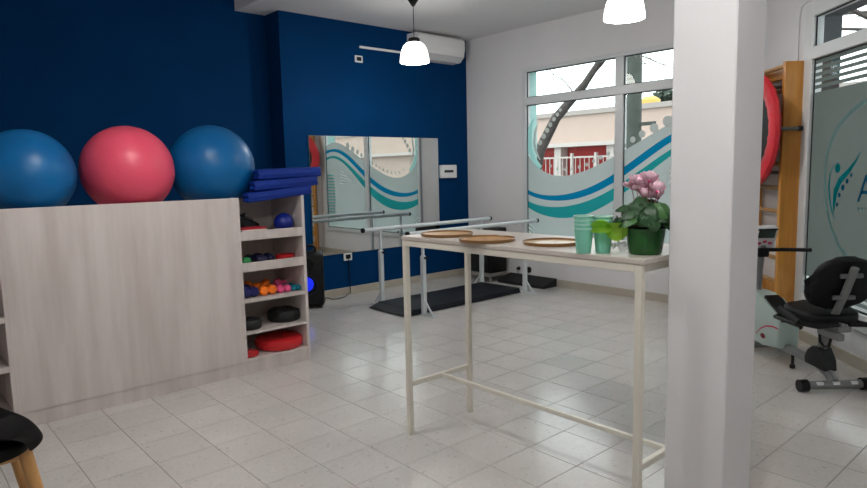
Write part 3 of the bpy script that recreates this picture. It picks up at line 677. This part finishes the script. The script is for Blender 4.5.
# ------------------------------------------------------------------ parallel bars, floor mat, ramp
PX0, PX1, PYN, PYF, PZ = 3.54, 4.89, 4.14, 4.745, .722
pb = thing('parallel_bars', 'pale grey walking parallel bars on four posts over the mat', 'parallel bars', ((PX0+PX1)/2, (PYN+PYF)/2, 0))
cx_, cy_ = pb.location.x, pb.location.y
for y, xa, xb in ((PYN, 3.365, 5.09), (PYF, 3.335, 5.04)):
    b = BM(); tube(b, [(xa+.012-cx_, y-cy_, PZ), (xb-.012-cx_, y-cy_, PZ)], .0195, 16); r = obj('rail', b, BAR_W, pb, True)
    for xe, s in ((xa, 1), (xb, -1)): b = BM(); tube(b, [(xe-cx_, y-cy_, PZ), (xe+s*.02-cx_, y-cy_, PZ)], .0225, 16); obj('end_cap', b, BLACKP, r, True)
for x in (PX0, PX1):
    for y, s in ((PYN, -1), (PYF, 1)):
        b = BM(); box(b, x-.019-cx_, x+.019-cx_, y-.019-cy_, y+.019-cy_, 0.008, .5, .003); p = obj('post', b, BAR_W, pb)
        b = BM(); tube(b, [(x-cx_, y-cy_, .5), (x-cx_, y-cy_, PZ)], .0145, 12); obj('inner_tube', b, BAR_W, p, True)
        b = BM(); lathe(b, [(.0,.475),(.024,.475),(.026,.49),(.026,.515),(.02,.525),(0,.525)], 14, False, Matrix.Translation((x-cx_, y-cy_, 0))); obj('collar', b, BAR_W, p, True)
        b = BM(); tube(b, [(x-cx_, y-cy_-.02, .505), (x-cx_, y-cy_-.05, .505)], [.008,.016], 12); obj('knob', b, BLACKP, p, True)
        b = BM(); prism(b, [(s*.0,.008),(s*.12,.008),(s*.12,.016),(s*.02,.13),(s*.0,.14),(s*.012,.115),(s*.095,.018),(s*0,.018)], 'x', -.006, .006); obj('brace', b, BAR_W, p, False, (x-cx_, y-cy_, 0))
    b = BM(); box(b, x-.02-cx_, x+.02-cx_, PYN-.14-cy_, PYF+.14-cy_, 0, .008); obj('base_bar', b, BAR_W, pb)
fm = thing('floor_mat', 'long dark navy floor mat between the parallel bars', 'mat', (4.1, 4.44, .008))
b = BM(); zt = .042
vb = [b.verts.new(p) for p in ((-.75,-.275,0),(.755,-.275,0),(.755,.275,0),(-.75,.275,0))]; vt = [b.verts.new(p) for p in ((-.64,-.255,zt),(.745,-.265,zt),(.745,.265,zt),(-.64,.255,zt))]
b.faces.new(vt); b.faces.new(vb[::-1])
for i in range(4): b.faces.new((vb[i], vb[(i+1) % 4], vt[(i+1) % 4], vt[i]))
bmesh.ops.bevel(b, geom=b.edges[:], offset=.004, segments=2, affect='EDGES'); obj('padding', b, NAVYV, fm)
b = BM(); tube(b, [(-.64,-.256,zt),(.745,-.266,zt),(.745,.266,zt),(-.64,.256,zt),(-.64,-.256,zt)], .0025, 6); obj('seam', b, BLACKR, fm)
rp = thing('ramp_step', 'short black wedge ramp against the white window wall', 'ramp', (5.275, 4.44, 0))
b = BM(); prism(b, [(-.115,.0),(-.115,.03),(.085,.085),(.105,.085),(.105,0)], 'y', -.325, .325, .005, 2); obj('wedge', b, BLACKR, rp)
b = BM()
for k in range(11): box(b, -.09, .07, -.30+k*.06, -.29+k*.06, 0, .002, 0, 1, Matrix.Translation((0,0,.058)) @ Matrix.Rotation(R_(-15.4), 4, 'Y'))
tag(obj('grip_ridges', b, BLACKR, rp), kind='stuff')

# ------------------------------------------------------------------ table and what stands on it
TX0, TX1, TY0, TY1, TZ = 1.824, 2.262, 1.050, 2.286, .955
tb_ = thing('side_table', 'tall narrow white table with slim square legs by the pillar', 'table', ((TX0+TX1)/2, (TY0+TY1)/2, 0))
tx, ty = tb_.location.x, tb_.location.y
b = BM(); box(b, TX0-tx, TX1-tx, TY0-ty, TY1-ty, TZ-.019, TZ, .003, 2); obj('tabletop', b, TABLE_TOP, tb_)
lx0, lx1, ly0, ly1 = TX0+.016-tx, TX1-.022-tx, TY0+.025-ty, TY1-.014-ty
for x in (lx0, lx1):
    for y in (ly0, ly1): b = BM(); box(b, x-.0125, x+.0125, y-.0125, y+.0125, 0, TZ-.019, .002); obj('leg', b, METAL_W, tb_)
for x in (lx0, lx1): b = BM(); box(b, x-.0125, x+.0125, ly0+.0125, ly1-.0125, TZ-.046, TZ-.019, .002); obj('apron', b, METAL_W, tb_)
for y in (ly0, ly1): b = BM(); box(b, lx0+.0125, lx1-.0125, y-.0125, y+.0125, TZ-.046, TZ-.019, .002); obj('apron', b, METAL_W, tb_)
for y in (ly0, ly1): b = BM(); box(b, lx0+.0125, lx1-.0125, y-.01, y+.01, .234, .258, .002); obj('side_stretcher', b, METAL_W, tb_)
b = BM(); box(b, -.009, .009, ly0+.01, ly1-.01, .238, .257, .002); obj('long_stretcher', b, METAL_W, tb_)

WOODT = wood_mat('amber_wood_veneer', (196, 150, 92), (160, 112, 58), (6, 30, 30), .35); RIMD = mat('tray_rim', (138, 98, 54), .3)
TRAYL = wood_mat('veneer_with_reflection', (226, 204, 172), (206, 178, 140), (6, 30, 30), .22)  # tray whitened by reflection: the sheen is put into this paler wood colour
def tray(label, x, y, r, m_, rz):
    t = thing('round_tray', label, 'tray', (x, y, TZ), rz, 'round trays on the tall table')
    b = BM(); lathe(b, [(0,.0),(r*.93,0),(r*.96,.006),(0,.006)], 48); obj('base', b, m_, t, True)
    b = BM(); lathe(b, [(r*.94,.0),(r*.97,.001),(r,.012),(r*.985,.0135),(r*.955,.007),(r*.94,.006)], 48, True); obj('rim', b, RIMD if m_ is WOODT else RIMD, t, True)
tray('round amber wood tray at the mirror end of the table', 1.965, 2.125, .121, WOODT, .3)
tray('round amber wood tray in the middle of three', 1.912, 1.822, .119, WOODT, .9)
tray('round tray with pale painted reflection beside the stacked cups', 1.985, 1.545, .112, TRAYL, .2)
CUP = mat('mint_plastic', (128, 206, 182), .35); 
def cup(label, x, y, z, group):
    t = thing('plastic_cup', label, 'cup', (x, y, z), 0, group)
    b = BM(); lathe(b, [(0,0),(.0235,0),(.025,.002),(.033,.086),(.0315,.086),(.0238,.004),(0,.003)], 28); obj('wall', b, CUP, t, True)
    b = BM(); lathe(b, [(.0325,.083),(.0345,.0835),(.0348,.0875),(.0325,.088),(.0312,.0865)], 28, True); obj('rim', b, mat('mint_rim', (186, 228, 214), .3), t, True)
for k in range(4): cup(('lowest cup of the mint stack beside the pale tray', 'second lowest cup of the mint stack beside the pale tray', 'second highest cup of the mint stack beside the pale tray', 'top cup of the mint stack beside the pale tray')[k], 1.84, 1.293, TZ+k*.0145, 'mint cups in the stack beside the pale tray')
for k in range(4): cup(('lowest cup of the mint stack beside the flower pot', 'second lowest cup of the mint stack beside the flower pot', 'second highest cup of the mint stack beside the flower pot', 'top cup of the mint stack beside the flower pot')[k], 1.885, 1.245, TZ+k*.0135, 'mint cups in the stack beside the flower pot')

# cyclamen in a green pot
fx, fy = 1.955, 1.125
pl = thing('potted_cyclamen', 'pink cyclamen in a glossy dark green pot on the table', 'potted plant', (fx, fy, TZ))
POT = mat('dark_green_glaze', (28, 92, 34), .18, noise=.25, nscale=14); 
b = BM(); lathe(b, [(0,0),(.05,0),(.054,.004),(.062,.06),(.066,.085),(.068,.088),(.064,.09),(.058,.06),(.048,.01),(0,.008)], 32); obj('pot', b, POT, pl, True)
b = BM(); lathe(b, [(.050,.05),(.0585,.098),(.0605,.098),(.0605,.104),(.057,.104),(.048,.05)], 28, True); obj('nursery_pot', b, BLACKP, pl, True)
b = BM(); lathe(b, [(0,.088),(.055,.084)], 24); obj('soil', b, mat('dark_soil', (36, 28, 22), .95, noise=.3), pl)
LEAF = mat('cyclamen_leaf', (38, 76, 40), .45, noise=.35, nscale=40); LEAF2 = mat('cyclamen_leaf_light', (66, 112, 58), .45, noise=.25, nscale=40)
STEM = mat('green_stem', (92, 120, 70), .5); PETAL = mat('pink_petal', (250, 206, 222), .5, noise=.08, nscale=30); EYE = mat('magenta_petal_base', (190, 50, 110), .5)
def leaf_mesh():
    b = BM(); rows = [(-.55,.35),(-.3,.85),(0,1.0),(.35,.85),(.7,.5),(1.0,.02)]
    L = []
    for y, wd in rows: L.append([b.verts.new((s*wd*.028, y*.032, -.010*abs(s)**2*wd-.006*y*y+(.004 if s == 0 else .0))) for s in (-1,-.5,0,.5,1)])
    L[0][2].co.y += .010; L[0][1].co.y -= .004; L[0][3].co.y -= .004
    for i in range(len(L)-1):
        for k in range(4): b.faces.new((L[i][k], L[i][k+1], L[i+1][k+1], L[i+1][k]))
    return b
l0 = obj('leaf', leaf_mesh(), LEAF, pl, True); l1 = obj('leaf', leaf_mesh(), LEAF2, pl, True)
random.seed(21); first = [True, True]
for k in range(64):
    az = random.uniform(0, 2*PI); el = random.random(); rad = .025+.075*el**.7; z = .118+.07*(1-el)*random.uniform(.5,1)+random.uniform(-.015,.02)
    if k > 48: rad = random.uniform(.07,.115); z = random.uniform(.105,.14)
    src = l1 if k % 6 == 0 else l0
    ix = 1 if src is l1 else 0
    if first[ix]: o = src; first[ix] = False
    else: o = src.copy(); C.objects.link(o)
    p = Vector((math.cos(az)*rad, math.sin(az)*rad, z)); o.location = p
    o.rotation_euler = (R_(random.uniform(-55, -5)-35*el), R_(random.uniform(-20, 20)), az-PI/2)
    sc = random.uniform(.75, 1.25); o.scale = (sc, sc, sc)
    b = BM(); tube(b, [(p.x*.25, p.y*.25, .08), (p.x*.7, p.y*.7, z-.01), tuple(p)], .0014, 5); obj('leaf_stalk', b, STEM, pl)
def petal_bm():
    b = BM(); rows = [(0,.3),(.25,.8),(.55,1.3),(.85,1.25),(1.05,.6)]; L = []
    for t_, wd in rows: L.append([b.verts.new((s*wd*.0115, -.004-.010*math.sin(t_*2.2)+.004*abs(s), t_*.032)) for s in (-1,0,1)])
    for i in range(len(L)-1):
        for k in range(2): b.faces.new((L[i][k], L[i][k+1], L[i+1][k+1], L[i+1][k]))
    return b
pm = petal_bm(); bmesh.ops.recalc_face_normals(pm, faces=pm.faces[:]); pme = bpy.data.meshes.new('petal'); pm.to_mesh(pme); pm.free(); pme.materials.append(PETAL)
for p_ in pme.polygons: p_.use_smooth = True
fl_px = [(636.5,180),(643,178.5),(640,188),(647,186),(652.5,182.5),(657,188),(651,193),(644.5,194),(658,194.5),(632,184.5),(649,177)]
for k, (u, v) in enumerate(fl_px):
    yo = (-.03, .02, -.01, .03, 0)[k % 5]; p = on_x(u, v, fx+yo); P = Vector((p[0]-fx, p[1]-fy, p[2]-TZ-.012))
    b = BM(); lathe(b, [(0,-.006),(.005,-.004),(.006,.002),(.004,.006),(0,.007)], 10); fo = obj('flower', b, EYE, pl, True, P, (R_(random.uniform(-25,25)), R_(random.uniform(-25,25)), random.uniform(0,6)))
    for q in range(5):
        o = bpy.data.objects.new('petal', pme); C.objects.link(o); o.parent = fo; a_ = q*2*PI/5; o.rotation_euler = (R_(random.uniform(10,42)), 0, a_); o.location = (0,0,.001)
    b = BM(); tube(b, [(P.x*.2, P.y*.2, .08), (P.x*.6, P.y*.6, P.z*.6), (P.x, P.y, P.z-.004)], .0016, 5); obj('flower_stalk', b, mat('reddish_stalk', (140, 84, 84), .5), pl)
LIME = sheet_mat('lime_cellophane', (176, 222, 84), .6, .35)
def sheet_leaf(nm, a, c, wid, sag, m_):
    """curved cellophane tongue from a to c (local metres)"""
    a, c = Vector(a), Vector(c); d = c-a; up = Vector((0,0,1)); sd = d.cross(up).normalized(); b = BM(); L = []
    for i in range(11):
        t_ = i/10; wd = wid*(.25+.75*math.sqrt(max(0, math.sin(PI*(t_*.9+.05))))); ctr = a+d*t_+up*(-sag*math.sin(PI*t_))
        L.append([b.verts.new(ctr+up*(s*wd/2)+sd*(.018*(1-s*s))) for s in (-1,-.5,0,.5,1)])
    for i in range(10):
        for k in range(4): b.faces.new((L[i][k], L[i][k+1], L[i+1][k+1], L[i+1][k]))
    o = obj(nm, b, m_, pl)
    for p in o.data.polygons: p.use_smooth = True
def PLc(u, v, x): q = on_x(u, v, x); return (q[0]-fx, q[1]-fy, q[2]-TZ)
sheet_leaf('cellophane_tongue', PLc(628, 229, 1.878), PLc(606, 229, 1.842), .062, .010, LIME)
sheet_leaf('cellophane_tongue', PLc(610, 228, 1.840), PLc(590.5, 228, 1.826), .045, -.006, LIME)
CELLO = sheet_mat('clear_cellophane', (235, 238, 238), .5, .55)
b = BM(); random.seed(8); G = {}
for i in range(9):
    for j in range(7): G[i, j] = b.verts.new((-.065+.016*j+random.uniform(-.006,.006), .052+.011*i+random.uniform(-.004,.004), .006+.026*math.sin(PI*i/8)*abs(math.sin(j*1.3+i))+random.uniform(0,.012)))
for i in range(8):
    for j in range(6): b.faces.new((G[i, j], G[i+1, j], G[i+1, j+1])); b.faces.new((G[i, j], G[i+1, j+1], G[i, j+1]))
obj('cellophane_wrap', b, CELLO, pl)

# ------------------------------------------------------------------ wall bars and hung trampoline (local x along canted wall, y into the room)
wb = thing('stall_bars', 'varnished pine gymnastic wall bars on the canted wall', 'wall bars', (CM[0], CM[1], 0), R_(45))
SU0, SU1 = .425, 1.02
for s in (SU0, SU1): b = BM(); box(b, s-.018, s+.018, .013, .155, .0, 1.945, .003); obj('upright', b, PINE, wb)
for k in range(10):
    z = 1.925-k*.17; b = BM(); tube(b, [(SU0+.018, .115, z), (SU1-.018, .115, z)], .0155, 12); obj('rung', b, PINE_R, wb, True)
for z in (.30, .12): b = BM(); box(b, SU0+.018, SU1-.018, .02, .05, z-.05, z+.05, .003); obj('cross_board', b, PINE, wb)
b = BM(); box(b, SU0+.018, SU1-.018, .013, .035, 1.86, 1.945, .003); obj('cross_board', b, PINE, wb)
tpz = 1.485; tp = thing('mini_trampoline', 'round mini trampoline with red padded rim hung on the wall bars', 'trampoline', (CM[0]+.70711*(.73-.225), CM[1]+.70711*(.73+.225), tpz), R_(45))
# built around its own middle, disc facing the room (local y)
TR_ = .425
mt = Matrix.Rotation(-PI/2, 4, 'X')
b = BM(); lathe(b, [(TR_-.125,.004),(TR_-.115,.022),(TR_-.06,.034),(TR_-.012,.022),(TR_,.0),(TR_-.012,-.018),(TR_-.06,-.022),(TR_-.115,-.012)], 64, True, mt)
for k, v in enumerate(b.verts):
    a_ = math.atan2(v.co.z, v.co.x); v.co.y += .003*math.sin(a_*40)
obj('rim_pad', b, REDV, tp, True)
b = BM(); lathe(b, [(0,.004),(TR_-.12,.004),(TR_-.12,-.002),(0,-.002)], 48, False, mt); obj('jump_mat', b, BLACKR, tp, True)
for k in range(6):
    a_ = R_(60*k); x, z = (TR_-.075)*math.cos(a_), (TR_-.075)*math.sin(a_)
    b = BM(); tube(b, [(x, -.015, z), (x, -.165, z)], .0125, 10); l = obj('leg', b, GREYM, tp, True)
    b = BM(); tube(b, [(x, -.160, z), (x, -.185, z)], .017, 10); obj('rubber_foot', b, BLACKR, l, True)
b = BM(); tube(b, [(.548, .008, 1.95), (.548, .008, 2.25), (.52, .008, 2.33), (.44, .008, 2.345), (-.4, .008, 2.345)], .006, 8)
tag(obj('cable_conduit', b, WHITEP, None, True, (CM[0], CM[1], 0), (0, 0, R_(45))), 'thin white conduit rising from the wall bars over the logo window', 'conduit')

# ------------------------------------------------------------------ recumbent exercise bike: local x forward, local y to its left
bk = thing('exercise_bike', 'recumbent exercise bike with black seat and pale green housing', 'exercise bike', (3.865, 1.078, 0), R_(50))
HOUS = mat('pale_mint_housing', (188, 206, 200), .4); STEEL = mat('bike_grey_steel', (128, 130, 130), .4, metal=.2)
VIN = mat('black_vinyl', (17, 17, 20), .5, spec=.25, noise=.08)
# rear foot bar
b = BM(); tube(b, [(0,-.165,.036),(0,.165,.036)], .024, 14); rb = obj('rear_foot_bar', b, STEEL, bk, True)
for s in (-1, 1): b = BM(); tube(b, [(0,s*.15,.036),(0,s*.195,.036)], .034, 14); obj('end_cap', b, BLACKP, rb, True)
for y in (.09, 0.0, -.10): b = BM(); box(b, -.0255, -.01, y-.018, y+.018, .043, .057); obj('sticker', b, WHITEP, rb)
b = BM(); tube(b, [(.82,-.19,.034),(.82,.19,.034)], .022, 14); fb_ = obj('front_foot_bar', b, STEEL, bk, True)
for s in (-1, 1): b = BM(); tube(b, [(.82,s*.17,.034),(.82,s*.215,.034)], .032, 14); obj('end_cap', b, BLACKP, fb_, True)
b = BM(); tube(b, [(0,0,.05),(.05,0,.085),(.14,0,.112),(.4,0,.118),(.85,0,.10)], [.026,.027,.027,.027,.027], 12); obj('main_beam', b, STEEL, bk, True)
b = BM(); tube(b, [(.385,0,.09),(.385,0,.035)], .009, 10); tube(b, [(.385,0,.03),(.385,0,.008)], .016, 10); obj('leveling_foot', b, BLACKR, bk, True)
b = BM(); prism(b, [(.205,.10),(.215,.14),(.19,.185),(.15,.215),(.09,.22),(.045,.16),(.035,.10)], 'y', -.042, .042, .012, 3); obj('post_boot', b, BLACKR, bk, True)
b = BM(); tube(b, [(.115,0,.15),(.10,0,.36)], .026, 14); obj('seat_post', b, STEEL, bk, True)
# housing
hp = [(.44,.115),(.43,.26),(.455,.315),(.52,.345),(.62,.39),(.70,.415),(.80,.418),(.92,.40),(1.0,.34),(1.02,.24),(.98,.14),(.90,.10),(.6,.095)]
b = BM(); prism(b, hp, 'y', -.068, .068, .018, 3); ho = obj('housing', b, HOUS, bk, True)
b = BM(); prism(b, [(.50,.352),(.60,.394),(.64,.410),(.64,.39),(.60,.372),(.50,.325),(.44,.275),(.425,.30)], 'y', -.05, .05, .006); obj('top_cover', b, BLACKP, ho)
b = BM(); P = [(.435,.24),(.50,.24),(.57,.225),(.63,.195),(.68,.15)]; A = [b.verts.new((p[0], .0695, p[1]+.006)) for p in P]; B_ = [b.verts.new((p[0], .0695, p[1]-.004)) for p in P]
for i in range(4): b.faces.new((A[i], A[i+1], B_[i+1], B_[i]))
obj('red_line', b, mat('magenta_print', (196, 40, 76), .5), ho)
b = BM(); disc(b, (.60, .155), .028, .0697, 24)
for v in b.verts: v.co.z = .155+(v.co.z-.155)*.62
obj('badge', b, mat('dark_red_badge', (110, 14, 30), .4), ho)
b = BM(); tube(b, [(.78,-.10,.255),(.78,.10,.255)], .02, 12); ck = obj('crank_hub', b, BLACKP, bk, True)
for s in (-1, 1):
    b = BM(); tube(b, [(.78,s*.095,.255),(.78+s*.12,s*.10,.255+s*.06)], .011, 8); obj('crank_arm', b, STEEL, ck, True)
    b = BM(); box(b, .78+s*.12-.045, .78+s*.12+.045, s*.155-.045, s*.155+.045, .255+s*.06-.012, .255+s*.06+.012, .006, 2); obj('pedal', b, BLACKP, ck)
# column, console, handlebar
b = BM(); tube(b, [(.80,0,.38),(.795,0,.55),(.77,0,.72)], .022, 12); obj('column', b, STEEL, bk, True)
b = BM(); mt = Matrix.Translation((.755, 0, .765)) @ Matrix.Rotation(R_(-24), 4, 'Y')
box(b, -.02, .03, -.075, .075, -.07, .085, .016, 3, mt); co = obj('console', b, mat('console_white', (222, 222, 224), .4), bk, True)
b = BM(); box(b, -.0225, -.018, -.055, .055, .012, .072, .003, 1, mt); obj('screen', b, mat('lcd_green_grey', (44, 58, 52), .2), co)
b = BM(); box(b, -.024, -.019, -.065, .065, .070, .082, .002, 1, mt); obj('screen_hood', b, BLACKP, co)
for k in range(3): b = BM(); box(b, -.0225, -.019, -.05+.036*k, -.024+.036*k, -.036+.012*(k % 2), -.018+.012*(k % 2), .002, 1, mt); obj('button', b, mat('magenta_button', (206, 40, 96), .4), co)
b = BM(); tube(b, [(.60,.215,.70),(.70,.2,.69),(.765,.13,.685),(.775,0,.685),(.765,-.13,.685),(.70,-.2,.69),(.60,-.215,.70)], .0125, 12); obj('handlebar', b, BLACKP, bk, True)
b = BM(); box(b, .74, .80, -.035, .035, .64, .70, .01, 2); obj('handlebar_clamp', b, BLACKP, bk)
# seat
def pad(name, outline, z0, z1, mt, m_, parent, bev=.022):
    b = BM(); prism(b, outline, 'z', z0, z1, bev, 4); bmesh.ops.transform(b, matrix=mt, verts=b.verts[:]); return obj(name, b, m_, parent, True)
so = [(.165*math.cos(a_)*(1.0 if math.cos(a_) > 0 else .9), .172*math.sin(a_)) for a_ in np.linspace(0, 2*PI, 29)[:-1]]
so = [(math.copysign(abs(x)**.75*.165**.25, x), math.copysign(abs(y)**.75*.172**.25, y)) for x, y in so]
seat = pad('seat', so, 0, .062, Matrix.Translation((.145, 0, .375)) @ Matrix.Rotation(R_(-4), 4, 'Y'), VIN, bk)
b = BM(); tube(b, [(.47,.0,.30),(.42,.0,.335),(.36,0,.35),(.28,0,.352),(-.06,0,.372)], .019, 10); box(b, -.07, .2, -.035, .035, .345, .375, .004); obj('seat_rail', b, STEEL, bk, True)
for s in (-1, 1):
    b = BM(); tube(b, [(.33,s*.06,.36),(.36,s*.10,.35),(.33,s*.15,.345),(.2,s*.175,.355),(.02,s*.185,.362)], .012, 10); obj('seat_frame', b, BLACKP, bk, True)
    b = BM(); tube(b, [(-.05,s*.03,.385),(-.08,s*.16,.385),(-.06,s*.235,.40),(.04,s*.255,.43)], .013, 10); hd = obj('side_handle', b, BLACKP, bk, True)
    b = BM(); tube(b, [(-.05,s*.243,.403),(.04,s*.256,.431),(.10,s*.26,.45)], .0175, 12); obj('grip', b, BLACKR, hd, True)
bo = [(.150*math.cos(a_), .185*math.sin(a_)) for a_ in np.linspace(0, 2*PI, 33)[:-1]]
bo = [(math.copysign(abs(x)**.7*.15**.3, x), math.copysign(abs(y)**.7*.185**.3, y)*(1 if x < 0 else .9)) for x, y in bo]
MB = Matrix.Translation((-.035, 0, .595)) @ Matrix.Rotation(R_(-22), 4, 'Y') @ Matrix.Rotation(PI/2, 4, 'Y')
back = pad('backrest', [(-x, y) for x, y in bo], -.005, .05, MB, VIN, bk)
b = BM(); tube(b, [(.06,0,.37),(.035,0,.40),(-.055,0,.56),(-.118,0,.70)], .018, 8)
bmesh.ops.scale(b, vec=(1, 1.25, 1), verts=b.verts[:]); obj('back_bracket', b, STEEL, bk, True)
for z, x in ((.655, -.093), (.53, -.04)): b = BM(); box(b, x-.012, x+.006, -.06, .06, z-.012, z+.012, .004); obj('bracket_plate', b, GREYM, bk)
b = BM(); box(b, -.10, .08, .02, .06, .305, .345, .006); obj('adjuster_block', b, STEEL, bk)
b = BM(); tube(b, [(.075,.045,.31),(.06,.05,.265),(.02,.052,.245),(-.02,.052,.26),(-.03,.05,.305)], .008, 8); obj('adjuster_lever', b, BLACKP, bk, True)

# ------------------------------------------------------------------ shell chair
ch = thing('shell_chair', 'black moulded shell chair with splayed beech legs', 'chair', (.128, 2.43, 0), R_(2))
prof = [(.232,.415,.205),(.222,.438,.225),(.17,.446,.24),(.05,.44,.245),(-.08,.437,.24),(-.16,.455,.22),(-.205,.52,.215),(-.235,.64,.20),(-.255,.76,.175),(-.262,.80,.14)]
b = BM(); L = []
for i, (f, z, wd) in enumerate(prof):
    row = []
    for k in range(13):
        s = -1+k/6; curl = .085*abs(s)**3*(0, .1, .4, .8, 1, 1, .5, .4, .4, .4)[i]; fw = .05*abs(s)**2.5*(1 if i > 5 else 0)-.07*abs(s)**3*(1, .9, .5, 0, 0, 0, 0, 0, 0, 0)[i]
        row.append(b.verts.new((f+fw, s*wd, z+curl)))
    L.append(row)
for i in range(len(L)-1):
    for k in range(12): b.faces.new((L[i][k], L[i][k+1], L[i+1][k+1], L[i+1][k]))
bmesh.ops.solidify(b, geom=b.faces[:], thickness=.012); shell = obj('shell', b, mat('matt_black_shell', (9, 9, 10), .6, spec=.15), ch, True)
mo = shell.modifiers.new('smooth', 'SUBSURF'); mo.levels = 1; mo.render_levels = 2
b = BM(); pts = [(-.02+.14*math.cos(a_), .15*math.sin(a_)) for a_ in np.linspace(0, 2*PI, 25)[:-1]]; prism(b, pts, 'z', .445, .475, .012, 2); obj('seat_pad', b, mat('black_leatherette', (20, 20, 22), .5), ch, True)
b = BM(); pts = [(-.02+math.copysign(abs(math.cos(a_))**.6*.215, math.cos(a_)), math.copysign(abs(math.sin(a_))**.6*.215, math.sin(a_))) for a_ in np.linspace(0, 2*PI, 37)[:-1]]; prism(b, pts, 'z', .405, .447, .012, 2); obj('seat_base', b, MATS['matt_black_shell'], ch, True)
for sx in (-1, 1):
    for sy in (-1, 1):
        b = BM(); tube(b, [(sx*.16, sy*.125, .425), (sx*.192, sy*.148, .22), (sx*.228, sy*.17, 0)], [.021,.019,.012], 12); obj('leg', b, BEECH, ch, True)
for s in (-1, 1):
    b = BM(); box(b, -.16, .16, s*.125-.011, s*.125+.011, .375, .415, .003); obj('rail', b, BEECH, ch)
    b = BM(); box(b, s*.160-.011, s*.160+.011, -.115, .115, .375, .415, .003); obj('rail', b, BEECH, ch)
